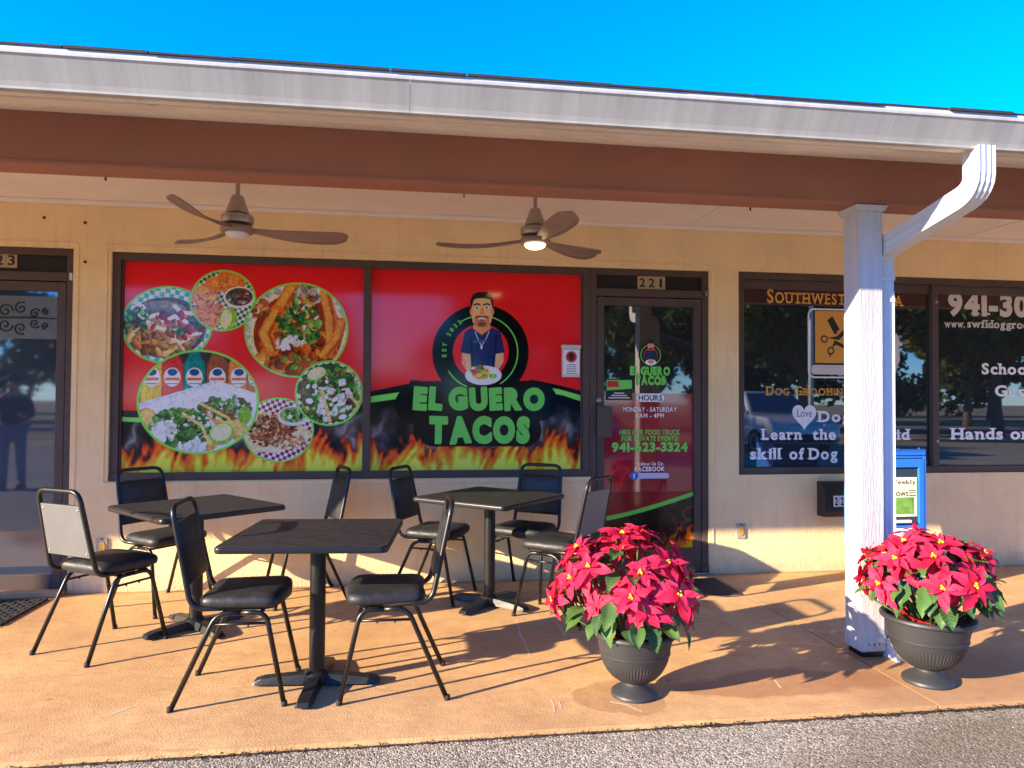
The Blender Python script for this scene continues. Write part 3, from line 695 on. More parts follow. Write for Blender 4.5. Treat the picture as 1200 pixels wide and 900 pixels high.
class Canvas:
    """colours on a grid whose coordinates are those of an enlarged look at the photograph"""
    def __init__(s, W, H, xl, xr, tl, tr, bl, br):
        u = np.linspace(0, 1, W)[None]; v = np.linspace(0, 1, H)[:, None]
        s.W, s.H = W, H; s.X = (xl+(xr-xl)*u)+0*v; top = tl+(tr-tl)*u; bot = bl+(br-bl)*u; s.Y = top+(bot-top)*v
        s.a = np.zeros((H, W, 3)); s.xl, s.xr, s.t0, s.b1 = xl, xr, min(tl, tr), max(bl, br); s.soft = (xr-xl)/W*1.1
        s.clip = None
    def win(s, x0, x1, y0, y1):
        i0 = int((x0-s.xl)/(s.xr-s.xl)*s.W)-3; i1 = int((x1-s.xl)/(s.xr-s.xl)*s.W)+4
        k = s.H/(s.b1-s.t0); j0 = int((y0-s.t0-32)*k)-3; j1 = int((y1-s.t0+32)*k)+4
        return slice(max(0, j0), max(0, min(s.H, j1))), slice(max(0, i0), max(0, min(s.W, i1)))
    def put(s, sl, m, col):
        if s.clip is not None: m = m*s.clip[sl]
        m = m[..., None]; c = np.asarray(col, float)
        s.a[sl] = s.a[sl]*(1-m)+c*m
    def ell(s, cx, cy, rx, ry, col, rot=0, shade=0, alpha=1):
        q = max(rx, ry); sl = s.win(cx-q, cx+q, cy-q, cy+q); x = s.X[sl]-cx; y = s.Y[sl]-cy
        c, n = math.cos(rot), math.sin(rot); xr_, yr_ = (x*c+y*n)/rx, (-x*n+y*c)/ry
        d = np.sqrt(xr_**2+yr_**2); m = np.clip((1-d)*min(rx, ry)/s.soft+.5, 0, 1)*alpha
        c0 = np.asarray(col, float)
        if shade: c0 = np.clip(c0[None, None]*(1-shade*(.6*yr_+.4*d))[..., None], 0, 255)
        s.put(sl, m, c0)
    def ring(s, cx, cy, rx, ry, w, col):
        q = max(rx, ry)+w; sl = s.win(cx-q, cx+q, cy-q, cy+q); d = np.sqrt(((s.X[sl]-cx)/rx)**2+((s.Y[sl]-cy)/ry)**2)
        s.put(sl, np.clip((w/2-np.abs(d-1)*min(rx, ry))/s.soft+.5, 0, 1), col)
    def poly(s, pts, col, alpha=1):
        xs_, ys_ = [p[0] for p in pts], [p[1] for p in pts]; sl = s.win(min(xs_), max(xs_), min(ys_), max(ys_)); x, y = s.X[sl], s.Y[sl]
        ins = np.zeros(x.shape, bool); n = len(pts); dist = np.full(x.shape, 1e9)
        for i in range(n):
            (x0, y0), (x1, y1) = pts[i], pts[(i+1) % n]
            cnd = ((y0 > y) != (y1 > y)); xi = (x1-x0)*(y-y0)/((y1-y0) if y1 != y0 else 1e-9)+x0; ins ^= cnd & (x < xi)
            dx, dy = x1-x0, y1-y0; t = np.clip(((x-x0)*dx+(y-y0)*dy)/(dx*dx+dy*dy+1e-9), 0, 1)
            dist = np.minimum(dist, np.hypot(x-x0-t*dx, y-y0-t*dy))
        m = np.clip(np.where(ins, dist, -dist)/s.soft+.5, 0, 1)*alpha
        s.put(sl, m, col)
    def line(s, pts, w, col, alpha=1):
        for i, ((x0, y0), (x1, y1)) in enumerate(zip(pts[:-1], pts[1:])):
            sl = s.win(min(x0, x1)-w, max(x0, x1)+w, min(y0, y1)-w, max(y0, y1)+w); x, y = s.X[sl], s.Y[sl]
            dx, dy = x1-x0, y1-y0; t = np.clip(((x-x0)*dx+(y-y0)*dy)/(dx*dx+dy*dy+1e-9), 0, 1); d = np.hypot(x-x0-t*dx, y-y0-t*dy)
            s.put(sl, np.clip((w/2-d)/s.soft+.5, 0, 1)*alpha, col)
    def circ_clip(s, cx, cy, rx, ry):
        d = np.sqrt(((s.X-cx)/rx)**2+((s.Y-cy)/ry)**2); s.clip = np.clip((1-d)*min(rx, ry)/s.soft+.5, 0, 1)
    def checks(s, sz, c1, c2, rot=.3):
        c, n = math.cos(rot), math.sin(rot); p = np.floor((s.X*c+s.Y*n)/sz)+np.floor((-s.X*n+s.Y*c)/sz); m = (p % 2)[..., None]
        s.put((slice(None), slice(None)), np.ones((s.H, s.W)), np.asarray(c1, float)*m+np.asarray(c2, float)*(1-m))
    def chips(s, n, cx, cy, rx, ry, size, cols, asp=.5, shade=.3, seed=1):
        r = random.Random(seed)
        for _ in range(n):
            a = r.uniform(0, 6.28); q = math.sqrt(r.random()); x = cx+rx*q*math.cos(a); y = cy+ry*q*math.sin(a)
            z = size*r.uniform(.5, 1.25); c = r.choice(cols); k = r.uniform(.7, 1.18); c = [min(255, v*k) for v in c]
            s.ell(x, y, z, z*r.uniform(asp*.6, min(1, asp*1.5)), c, r.uniform(0, 3.14), shade)
    def mottle(s, amt=.2, cells=(50, 55)):
        nz = fbm((s.H, s.W), cells, 3); m = s.clip if s.clip is not None else 1
        s.a *= 1+(((nz-.5)*2*amt)*m)[..., None]
    def flames(s, base, h, seed=3):
        """licking fire rising h above the line base(x)"""
        up = (base-s.Y)/h
        n1 = fbm((s.H, s.W), (6, 12), 4); n2 = fbm((s.H, s.W), (5, 30), 4)
        xw = s.X+(n1-.5)*55+np.sin(s.Y/23+s.X/60)*9
        tongue = .5+.28*np.sin(xw/13.0+3*np.sin(xw/47))+.25*np.sin(xw/29.0+1.3)+.35*(n2-.5)
        hot = .85*tongue+.66-up
        rid = 1-np.abs(2*fbm((s.H, s.W), (16, 26), 3)-1); hot = hot+.55*(rid-.72)+.28*np.sin(xw/5.5+s.Y/17)*(n2)
        hot = np.where(up < -.2, .3, hot)
        st = np.array([0, .14, .36, .62, .90, 1.15]); cr = np.array([[14,10,10],[95,22,10],[205,66,16],[236,116,22],[246,168,42],[244,214,70]], float)
        hc = np.clip(hot, 0, 1.15); c = np.stack([np.interp(hc, st, cr[:, k]) for k in range(3)], -1)
        m = np.clip(hot*4, 0, 1)*(up < 1.5)
        mm = (m if s.clip is None else m*s.clip)[..., None]
        s.a = s.a*(1-mm)+c*mm
    def smoke(s, msk, amt=60):
        nz = fbm((s.H, s.W), (5, 7), 4); rid = (1-np.abs(2*nz-1))**5; s.a += (rid*msk*amt)[..., None]*np.array([1, .95, .95])
    def mesh(s, name, rect, y, parent, gain=1.0, material='print'):
        x0, x1, z0, z1 = rect; W, H = s.W, s.H
        xs_ = np.linspace(x0, x1, W); zs2 = np.linspace(z1, z0, H)
        co = np.zeros((H, W, 3), np.float32); co[..., 0] = xs_[None]; co[..., 1] = y; co[..., 2] = zs2[:, None]
        idx = np.arange(H*W).reshape(H, W); fc = np.stack([idx[1:, :-1], idx[1:, 1:], idx[:-1, 1:], idx[:-1, :-1]], -1).reshape(-1, 4)
        me = bpy.data.meshes.new(name); me.vertices.add(H*W); me.vertices.foreach_set('co', co.ravel())
        nf = len(fc); me.loops.add(nf*4); me.loops.foreach_set('vertex_index', fc.ravel().astype(np.int32)); me.polygons.add(nf)
        me.polygons.foreach_set('loop_start', np.arange(0, nf*4, 4, dtype=np.int32)); me.update(calc_edges=True)
        c = np.clip(s.a/255, 0, 1); lin = np.where(c <= .04045, c/12.92, ((c+.055)/1.055)**2.4)*gain
        at = me.color_attributes.new('Col', 'FLOAT_COLOR', 'POINT'); rgba = np.ones((H*W, 4), np.float32); rgba[:, :3] = np.minimum(lin, .88).reshape(-1, 3); at.data.foreach_set('color', rgba.ravel())
        me.materials.append(M[material]); return link(name, me, parent)

RED = (226, 30, 34); BLK = (12, 11, 11); LIME = (112, 214, 84); RINGG = (108, 196, 72)
GREENS = [(52,104,38),(78,136,52),(38,80,32),(104,160,70)]; WHITES = [(232,234,226),(214,222,210)]; TANS = [(206,150,88),(182,118,60),(224,176,112)]; MEATS = [(120,70,40),(92,52,32),(146,92,54)]; REDS = [(186,44,30),(150,34,28)]
def food_print():
    c = Canvas(520, 480, 62, 916, 64, 90, 842, 834); full = (slice(None), slice(None)); one = np.ones((c.H, c.W))
    c.put(full, one, RED)
    edge = 612-26*np.clip((c.X-300)/600, 0, 1)+14*np.sin(np.clip((c.X-60)/850, 0, 1)*3.14)
    blk = np.clip((c.Y-edge)/1.5, 0, 1); c.put(full, blk, BLK); c.smoke(blk*np.clip((c.Y-edge)/70, 0, 1), 120)
    c.put(full, np.clip((9-np.abs(c.Y-(646+.05*(c.X-60))))/1.5, 0, 1)*(c.X < 300), LIME)
    c.flames(842-.01*(c.X-60), 112)
    def plate(cx, cy, rx, ry, fn, ring=7):
        c.circ_clip(cx, cy, rx, ry); fn(cx, cy); c.mottle(.24, (90, 100)); c.a *= 1+(prng.random((c.H, c.W, 1))-.5)*.34*c.clip[..., None]; c.clip = None; c.ring(cx, cy, rx, ry, ring, RINGG)
    def nachos(cx, cy):
        c.checks(17, (56,166,166), (214,232,232), .2)
        c.ell(cx-5, cy+10, 140, 112, (86,70,58)); c.chips(150, cx-8, cy+12, 125, 95, 22, MEATS+[(112,104,92),(150,120,80)], .6, .5, 2); c.chips(60, cx-20, cy+40, 105, 60, 26, TANS, .45, .5, 3)
        c.ell(cx-10, cy-62, 78, 26, (120,116,112), .1, .4)
        for k, pts in enumerate(([(100,215),(130,232),(150,270),(185,262),(205,290),(240,268),(282,290)], [(120,262),(150,290),(178,306),(214,322),(262,320),(300,336),(330,330)], [(205,290),(236,350),(262,366),(292,350)], [(240,230),(262,252),(300,258)])):
            c.line(pts, 15-2*(k % 3), (228,230,232))
        c.chips(14, cx+40, cy-5, 90, 50, 16, REDS, .8, .4, 4); c.chips(44, cx-100, cy-20, 50, 50, 10, GREENS, .6, .4, 5); c.chips(20, cx+30, cy+20, 30, 18, 8, GREENS, .6, .3, 6)
    def chipsalsa(cx, cy):
        c.checks(12, (28,82,62), (206,216,200), .25)
        for k, (x, y, r, a) in enumerate(((350,255,56,.5),(340,190,50,-.3),(430,140,60,.2),(380,150,40,.9),(360,285,40,1.1))):
            c.poly([(x+r*math.cos(a+q), y+r*.85*math.sin(a+q)) for q in (0,.8,2.1,3.0,4.2,5.3)], [(214,120,50),(226,140,62),(200,104,40)][k % 3])
        c.chips(130, 355, 240, 55, 70, 7, [(232,150,70),(188,92,34),(150,70,30)], .3, 0, 8); c.chips(60, 430, 142, 60, 24, 7, [(232,150,70),(188,92,34)], .3, 0, 9)
        c.ell(465, 198, 55, 40, (232,220,204)); c.ell(465, 196, 48, 33, (74,52,50)); c.chips(50, 465, 196, 40, 26, 8, [(120,50,46),(62,56,54),(150,140,130),(64,84,50)], .7, .3, 10)
        c.ell(428, 276, 31, 42, (120,168,44), .15); c.ell(420, 278, 20, 36, (206,222,130), .15); c.line([(420,246),(420,312)], 3, (236,240,190))
    def birria(cx, cy):
        c.checks(24, (150,160,150), (216,200,188), .5); c.ell(cx+5, cy+20, 172, 165, (226,190,140)); c.ell(cx+5, cy+16, 160, 152, (120,46,18))
        c.chips(160, cx, cy+80, 120, 80, 26, [(190,84,24),(150,58,18),(110,40,16),(214,116,42)], .6, .5, 11)
        for pts, w in (([(655,165),(615,235),(585,300)],56), ([(600,250),(560,330),(585,390)],50), ([(770,170),(795,270),(800,400)],44), ([(835,290),(820,350),(770,410)],36)):
            c.line(pts, w, (206,104,34)); c.line([(x-8, y) for x, y in pts], w*.45, (232,138,54)); c.line([(x+12, y+4) for x, y in pts], w*.2, (160,68,20))
        c.chips(30, 710, 190, 50, 40, 15, [(150,150,140),(190,180,160),(130,120,110)], .5, .4, 12)
        c.chips(150, 690, 290, 66, 90, 13, GREENS+[(232,226,200),(210,150,70),(190,120,50)], .7, .35, 13); c.chips(26, 650, 300, 50, 70, 14, GREENS, .7, .3, 14); c.chips(18, 640, 360, 40, 30, 15, WHITES, .5, .2, 15); c.chips(40, 690, 440, 80, 30, 14, [(200,84,30),(120,150,50),(170,60,24)], .6, .4, 16)
        c.chips(20, 540, 240, 30, 30, 16, [(180,110,60),(140,80,40)], .7, .4, 17)
    def bottles(cx, cy):
        c.put((slice(None), slice(None)), np.ones((c.H, c.W)), (56,40,36))
        for x, col in ((165,(206,160,40)),(236,(176,40,36)),(312,(18,110,104)),(392,(128,66,28)),(468,(206,110,40)),(530,(150,70,30))):
            c.poly([(x-14,380),(x+14,380),(x+20,412),(x+37,444),(x+37,620),(x-37,620),(x-37,444),(x-20,412)], col); c.line([(x-24,440),(x-24,600)], 5, [min(255, v*1.35) for v in col])
            c.ell(x, 492, 29, 35, (236,236,236)); c.ell(x, 474, 17, 13, (30,60,110)); c.poly([(x-25,494),(x+25,494),(x+25,504),(x-25,504)], (200,80,30)); c.line([(x-18,516),(x+18,516)], 4, (90,90,120))
        c.poly([(110,640),(118,590),(390,503),(545,556),(550,800),(100,800)], (206,216,232)); c.poly([(118,590),(390,503),(392,512),(122,604)], (178,190,214))
        for x0, y0, x1, y1, w in ((190,690,150,640,70),(300,650,360,720,86),(380,610,470,690,70)):
            c.line([(x0, y0), (x1, y1)], w, (196,140,70)); c.line([(x0+4, y0-6), (x1+4, y1-8)], w*.7, (226,176,104))
        c.ell(262, 690, 100, 62, (70,96,46)); c.chips(330, 268, 682, 104, 72, 13, GREENS+GREENS+WHITES, .65, .35, 18); c.chips(130, 425, 606, 92, 40, 12, GREENS+GREENS+WHITES+MEATS, .65, .35, 19)
        c.line([(275,625),(340,670),(362,720)], 11, (232,186,110)); c.line([(335,588),(430,640),(462,690)], 11, (226,172,96)); c.chips(36, 215, 690, 34, 40, 15, WHITES, .7, .2, 20); c.chips(26, 300, 750, 60, 20, 14, WHITES, .7, .2, 21)
        c.ell(410, 700, 46, 40, (130,170,60), -.4); c.ell(408, 694, 38, 30, (214,226,150), -.4); c.line([(380,706),(440,686)], 3, (240,244,210)); c.ell(490, 632, 24, 34, (110,160,50))
    def quesadilla(cx, cy):
        c.checks(13, (126,30,44), (226,214,214), .3)
        c.poly([(482,730),(535,612),(660,640),(735,700),(690,750),(560,765),(490,770)], (214,180,136)); c.chips(220, 590, 690, 85, 60, 11, [(120,60,36),(150,84,48),(186,130,84),(90,44,30)], .5, .2, 22)
        c.poly([(500,760),(560,750),(720,690),(715,730),(600,770)], (222,190,150)); c.chips(60, 640, 728, 70, 22, 8, [(190,140,94),(150,96,60)], .5, .1, 23)
        c.ell(662, 634, 56, 36, (214,214,206)); c.ell(662, 630, 48, 29, (120,150,88)); c.chips(40, 662, 630, 40, 22, 7, GREENS+WHITES, .7, .2, 24); c.line([(700,590),(690,640)], 12, (40,30,40))
    def salad(cx, cy):
        c.put((slice(None), slice(None)), np.ones((c.H, c.W)), (46,60,34)); c.checks(18, (60,86,60), (196,206,196), .6)
        c.ell(cx, cy, 108, 108, (48,70,34))
        for pts, w in (([(860,470),(900,560),(890,620)],26), ([(750,540),(790,640)],30), ([(690,560),(720,630)],20), ([(830,480),(880,500)],22)): c.line(pts, w, (206,160,104)); c.line(pts, w*.4, (230,190,140))
        c.chips(380, cx-5, cy+5, 108, 100, 13, GREENS+GREENS+[(90,44,44),(110,60,50)], .6, .4, 25); c.chips(55, cx, cy+20, 95, 80, 12, WHITES, .6, .2, 26)
        c.line([(765,545),(795,650)], 13, (224,178,120)); c.line([(870,560),(905,600)], 12, (224,178,120)); c.ell(745, 478, 34, 22, (206,216,150), -.4, .2)
    plate(215, 300, 154, 140, nachos); plate(408, 210, 113, 110, chipsalsa); plate(672, 318, 184, 172, birria)
    plate(610, 685, 125, 116, quesadilla, 6); plate(328, 583, 208, 188, bottles, 8); plate(792, 550, 121, 117, salad)
    c.a *= 1+(fbm((c.H, c.W), (90, 100), 2)-.5)[..., None]*.08
    return c
def logo_print():
    c = Canvas(520, 490, 50, 863, 70, 98, 856, 850); full = (slice(None), slice(None)); one = np.ones((c.H, c.W)); t = np.clip
    c.put(full, one, RED)
    x = c.X; hump = np.where(x < 195, 548-.215*(x-50), np.where(x > 655, 503+((x-655)/207)**1.2*45, 508.0)); hump = np.where((x > 195) & (x < 230), 505, hump)
    blk = t((c.Y-hump)/1.5, 0, 1)
    c.put(full, blk, BLK); c.smoke(blk*t((c.Y-hump-60)/90, 0, 1)*((x < 210) | (x > 640) | (c.Y > 755)), 105)
    c.poly([(50,568),(190,547),(190,572),(50,593)], LIME); c.poly([(710,533),(770,541),(862,566),(862,590),(790,566),(735,556)], LIME)
    c.flames(856-.007*(x-50), 118)
    c.line([(215,600),(690,590)], 150, BLK); c.line([(290,700),(640,700)], 125, BLK)
    c.ell(465, 398, 186, 186, BLK); c.ell(465, 395, 108, 108, RED)
    for a0, a1 in ((-122,-22), (-20,58), (112,150)):
        p = [(465+143*math.cos(R(a0+(a1-a0)*k/20)), 398+143*math.sin(R(a0+(a1-a0)*k/20))) for k in range(21)]; c.line(p, 5, (104,190,84))
    # the cook: neck, T-shirt, arms, head
    sk, sk2 = (228,160,116), (198,126,84)
    c.poly([(392,395),(426,395),(430,455),(412,470),(392,440)], sk); c.poly([(552,395),(520,395),(508,455),(530,470),(552,435)], sk)
    c.poly([(392,392),(398,440),(412,470)], sk2)
    c.poly([(432,300),(502,300),(540,316),(558,398),(522,404),(518,455),(428,455),(424,404),(386,398),(402,316)], (30,40,86))
    c.poly([(420,330),(428,455),(440,455),(432,330)], (22,30,66)); c.poly([(520,330),(508,455),(518,455),(528,330)], (22,30,66)); c.line([(430,415),(470,428),(512,415)], 3, (20,28,58)); c.line([(428,395),(424,330)], 3, (14,18,40)); c.line([(520,395),(526,330)], 3, (14,18,40))
    c.poly([(438,280),(498,280),(502,306),(468,330),(434,306)], sk2); c.line([(442,318),(455,350),(467,372),(482,350),(496,316)], 3, (190,190,196)); c.ell(467, 378, 4, 8, (206,206,210)); c.line([(440,356),(482,352)], 9, (60,76,130))
    c.ell(468, 235, 43, 64, sk); c.poly([(426,225),(432,280),(450,298),(486,298),(504,280),(511,225)], sk); c.ell(427, 238, 6, 15, sk2); c.ell(509, 238, 6, 15, sk2)
    c.poly([(424,232),(423,195),(432,172),(450,163),(485,162),(504,172),(511,195),(511,232),(505,212),(500,192),(482,186),(450,187),(436,193),(431,212)], (26,22,22))
    c.poly([(440,256),(452,254),(468,258),(484,254),(496,256),(498,285),(486,299),(450,299),(438,285)], (176,112,76)); c.ell(468, 288, 16, 10, (110,66,44)); c.line([(446,262),(456,257),(468,259),(480,257),(490,262)], 6, (100,60,42)); c.ell(467, 269, 13, 6.5, (232,226,220)); c.ell(467, 272, 12, 4, (150,60,54))
    c.poly([(464,222),(474,222),(479,248),(468,253),(458,248)], sk2)
    for ex in (449, 486): c.ell(ex, 224, 8.5, 5, (244,240,234)); c.ell(ex, 224, 4, 4.5, (44,28,22)); c.line([(ex-12,213),(ex+1,208),(ex+11,212)], 5.5, (30,24,22))
    c.ell(475, 487, 71, 38, (198,200,204)); c.ell(475, 485, 66, 34, (226,228,230)); c.ell(475, 486, 48, 24, (240,240,242))
    c.poly([(428,485),(440,452),(468,446),(500,470),(490,500),(455,505)], (214,140,52)); c.chips(46, 462, 470, 34, 18, 9, [(120,180,60),(76,130,44),(196,70,40),(238,220,140)], .7, .2, 31); c.line([(446,490),(480,474),(498,482)], 9, (232,170,80)); c.ell(512, 490, 15, 10, (110,170,60)); c.chips(10, 512, 490, 12, 8, 5, [(140,200,80),(70,120,40)], .7, .1, 32)
    c.a *= 1+(fbm((c.H, c.W), (90, 100), 2)-.5)[..., None]*.06
    return c
PRY = PY+.0015
food_print().mesh('food_print', PL, PRY, winL, 1.55)
logo_print().mesh('logo_print', PR, PRY, winL, 1.55)
# raised-edge lettering of the logo
def zr(px, py): # enlarged-look coordinates of the logo pane -> metres on the pane
    u = (px-50)/813; top = 70+28*u; bot = 856-6*u
    return PR[0]+(PR[1]-PR[0])*u, PR[3]-(PR[3]-PR[2])*(py-top)/(bot-top)
def big(g, s, xa, xb, yt, yb, b, y, jit):
    a = zr(xa, yb); c = zr(xb, yb); t = zr(xa, yt); tilt = (zr(xb, yb)[1]-a[1])/(c[0]-a[0])
    text(g, s, a[0], c[0], a[1], t[1], y, bold=b, gap=.125, jitter=jit, space=.16, fat=.036)
g = MB(); big(g, 'EL GUERO', 212, 712, 534, 614, .05, PRY-.0012, 4); big(g, 'TACOS', 273, 654, 650, 742, .05, PRY-.0012, 4); g.build('logo_lettering', M['letter_green'], winL, normals=False)
g = MB(); zc = zr(465, 398)
kx = (PR[1]-PR[0])/813; kz = (PR[3]-PR[2])/772
for i, ch in enumerate('EST 2022'):
    if ch == ' ': continue
    if ch == '2' and i == 4: g.build('ring_lettering', M['letter_green'], winL, normals=False); g = MB()
    a = R(186-i*8.6); v, f, x0_, x1_, lo, hi = glyph(ch, .045); s_ = .030/.7*.98; ca, sa = math.cos(a-math.pi/2), math.sin(a-math.pi/2); rr_ = 134*kx
    g.add([(zc[0]+rr_*math.cos(a)+((u-(x0_+x1_)/2)*ca-w*sa)*s_*1.05, PRY-.0012, zc[1]+rr_*math.sin(a)*1.0+((u-(x0_+x1_)/2)*sa+w*ca)*s_*1.05) for u, w in v], f)
g.build('ring_lettering', M['letter_green'], winL, normals=False)

# --- door 221: vinyl
def door_print():
    c = Canvas(170, 110, 66, 324, 655, 655, 806, 806); x = c.X
    c.put((slice(None), slice(None)), np.ones((c.H, c.W)), (20,17,17)); c.smoke(np.ones((c.H, c.W)), 60)
    sw = 724-((x-75)/250)**1.25*62
    c.flames(812+0*x, 62); keep = np.clip((x-215)/80, 0, 1)[..., None]; c.a = c.a*keep+(1-keep)*np.array([18, 15, 15])
    ab = np.clip((sw-c.Y)/1.5, 0, 1)[..., None]; c.a = c.a*(1-ab)+ab*np.array([140, 26, 34])  # same stand-in red carried on above the swoosh
    c.put((slice(None), slice(None)), np.clip((6.5-np.abs(c.Y-sw))/1.2, 0, 1), LIME)
    return c
gz1 = un(760,576,Y=PY)[2]
dp = door_print(); zsw = un(707,612,Y=PY)[2]; ztop_ = un(707, 300+655/2.367, Y=PY)[2]
dp.mesh('door_print', (G221[0], G221[1], G221[2], ztop_), PY-.0015, leaf221, .9)
TY = PY-.003
z_f = un(760,461,Y=PY)[2]; M['redfill'] = mat('dark_red_stand_in', (.30, .016, .026), .05, spec=.5, ior=1.8, var=.35, vscale=3)
MB().box(G221[0]+.002, G221[1]-.002, PY-.0012, PY-.0002, ztop_+.001, z_f).build('red_stand_in', M['redfill'], leaf221)  # added sheet standing in for the red seen in the door glass
def vinyl(rows, m, par, Y, **kw):
    """each line of lettering is an object of its own"""
    for row in rows:
        g = MB(); k = dict(kw); k.update(row[5] if len(row) > 5 else {}); tpx(g, row[0], row[1], row[2], row[3], row[4], Y, **k); g.build('lettering', M[m], par, normals=False)
vinyl([('EL GUERO', 738.5, 785, 429.5, 438.8), ('TACOS', 744.5, 779.5, 440.5, 450.2)], 'letter_green', leaf221, TY-.004, bold=.05, jitter=3, gap=.10, space=.16, fat=.028)
vinyl([('HIRE OUR FOOD TRUCK', 726, 797, 503.5, 509.3), ('FOR PRIVATE EVENTS!', 728.5, 795, 510.8, 516.6), ('941-623-3324', 717, 806, 518.5, 529, dict(bold=.05, gap=.06))], 'letter_green', leaf221, TY, bold=.025, gap=.09)
vinyl([('MONDAY - SATURDAY', 730, 793, 477, 482.3), ('11AM - 4PM', 745.5, 778, 484.3, 489.6, dict(gap=.13)), ('Follow Us On', 747, 777, 541.5, 545.5), ('FACEBOOK', 744, 779, 547, 552.2, dict(bold=.035))], 'letter_white', leaf221, TY, bold=.018, gap=.09)
g = MB(); a, b = un(745.5,461,Y=TY), un(778.5,471,Y=TY); g.flat(rrect(a[0], b[0], b[2], a[2], .032), TY); g.build('hours_pill', M['letter_white'], leaf221, normals=False)
vinyl([('HOURS', 748.5, 776, 462.8, 469.2)], 'ink', leaf221, TY-.001, bold=.02)
g = MB(); a, b = un(738,554.5,Y=TY), un(784,560.5,Y=TY); g.flat(rrect(a[0], b[0], b[2], a[2], .018), TY); g.build('page_pill', M['pillblue'], leaf221, normals=False)
g = MB(); p = un(743,557.5,Y=TY); g.flat(ellipse(p[0], p[2], .034, .034), TY-.001); g.build('page_badge', M['fbblue'], leaf221, normals=False)
g = MB(); text(g, 'f', p[0]-.008, p[0]+.010, p[2]-.02, p[2]+.018, TY-.002, bold=.05); g.build('page_badge_letter', M['letter_white'], leaf221, normals=False)
# small round logo on the door glass
def small_logo(par, px, py, r, y):
    p = un(px, py, Y=y); x, z = p[0], p[2]
    MB().flat(ellipse(x, z, r, r), y).build('logo_disc', M['vinyl_black'], par, normals=False)
    g = MB()
    for qd in band(ellipse(x, z, r*.82, r*.82), r*.06, True): g.flat(qd, y-.0006)
    g.build('logo_ring', M['letter_green'], par, normals=False)
    MB().flat(ellipse(x, z, r*.6, r*.6), y-.0006).build('logo_field', M['redprint'], par, normals=False)
    MB().flat([(x-r*.5,z-r*.55),(x+r*.5,z-r*.55),(x+r*.55,z),(x+r*.4,z+r*.36),(x-r*.4,z+r*.36),(x-r*.55,z)], y-.0012).build('logo_shirt', M['navyprint'], par, normals=False)
    MB().flat(ellipse(x, z+r*.78, r*.27, r*.42, 20), y-.0018).build('logo_face', M['faceprint'], par, normals=False)
    g = MB(); g.flat(ellipse(x, z+r*.92, r*.3, r*.36, 20, 0, 180), y-.0024); g.flat(ellipse(x, z+r*.5, r*.15, r*.09, 12), y-.0024); g.build('logo_hair', M['ink'], par, normals=False)
    MB().flat(ellipse(x, z-r*.6, r*.46, r*.24, 20), y-.0024).build('logo_plate', M['letter_white'], par, normals=False)
    MB().flat(ellipse(x, z-r*.55, r*.26, r*.14, 12), y-.003).build('logo_taco', M['letter_gold'], par, normals=False)
M['redprint'] = mat('red_print', rgb(206,28,30), .3); M['navyprint'] = mat('navy_print', rgb(28,38,82), .4); M['faceprint'] = mat('tan_print', rgb(222,154,112), .4)
small_logo(leaf221, 762.5, 416, .098, TY)
# opening-hours card taped inside the door
a, b = un(710,444,Y=TY), un(741,469,Y=TY); card = MB().flat([(a[0],b[2]),(b[0],b[2]),(b[0],a[2]),(a[0],a[2])], TY).build('notice_card', M['vinyl_black'], leaf221, normals=False)
w_, h_ = b[0]-a[0], a[2]-b[2]
MB().flat([(a[0]+.02*w_,b[2]+.45*h_),(b[0]-.02*w_,b[2]+.55*h_),(b[0]-.02*w_,a[2]-.05*h_),(a[0]+.02*w_,a[2]-.05*h_)], TY-.0006).build('card_picture', M['letter_green'], card, normals=False)
MB().flat([(a[0]+.04*w_,b[2]+.62*h_),(a[0]+.5*w_,b[2]+.62*h_),(a[0]+.46*w_,a[2]-.1*h_),(a[0]+.06*w_,a[2]-.1*h_)], TY-.0012).build('card_badge', M['redprint'], card, normals=False)
g = MB()
for k in range(3): g.flat([(a[0]+(.3-.1*k)*w_,b[2]+(.3-.11*k)*h_),(b[0]-(.3-.1*k)*w_,b[2]+(.3-.11*k)*h_),(b[0]-(.3-.1*k)*w_,b[2]+(.36-.11*k)*h_),(a[0]+(.3-.1*k)*w_,b[2]+(.36-.11*k)*h_)], TY-.0006)
g.build('card_lines', M['letter_silver'], card, normals=False)
# number tiles
def tiles(par, s, x0, z0, w, h, y):
    for i, ch in enumerate(s):
        t = MB().box(x0+i*w, x0+(i+1)*w-.002, y-.004, y, z0, z0+h).build('number_tile', M['numplate'], par)
        g = MB(); fw_ = .30 if ch == '1' else .62
        text(g, ch, x0+i*w+w*(.5-fw_/2), x0+i*w+w*(.5+fw_/2), z0+.18*h, z0+.82*h, y-.0055, bold=.02); g.build('digit', M['ink'], t, normals=False)
a, b = un(747,323.5,Y=PY-.004), un(779.5,339.5,Y=PY-.004); tiles(d221, '221', a[0], b[2], (b[0]-a[0])/3, a[2]-b[2], PY-.0045)
b = un(20.5,314,Y=PY-.004); a = un(20.5,296.5,Y=PY-.004); tiles(d223, '223', b[0]-.225, b[2], .075, a[2]-b[2], PY-.0045)

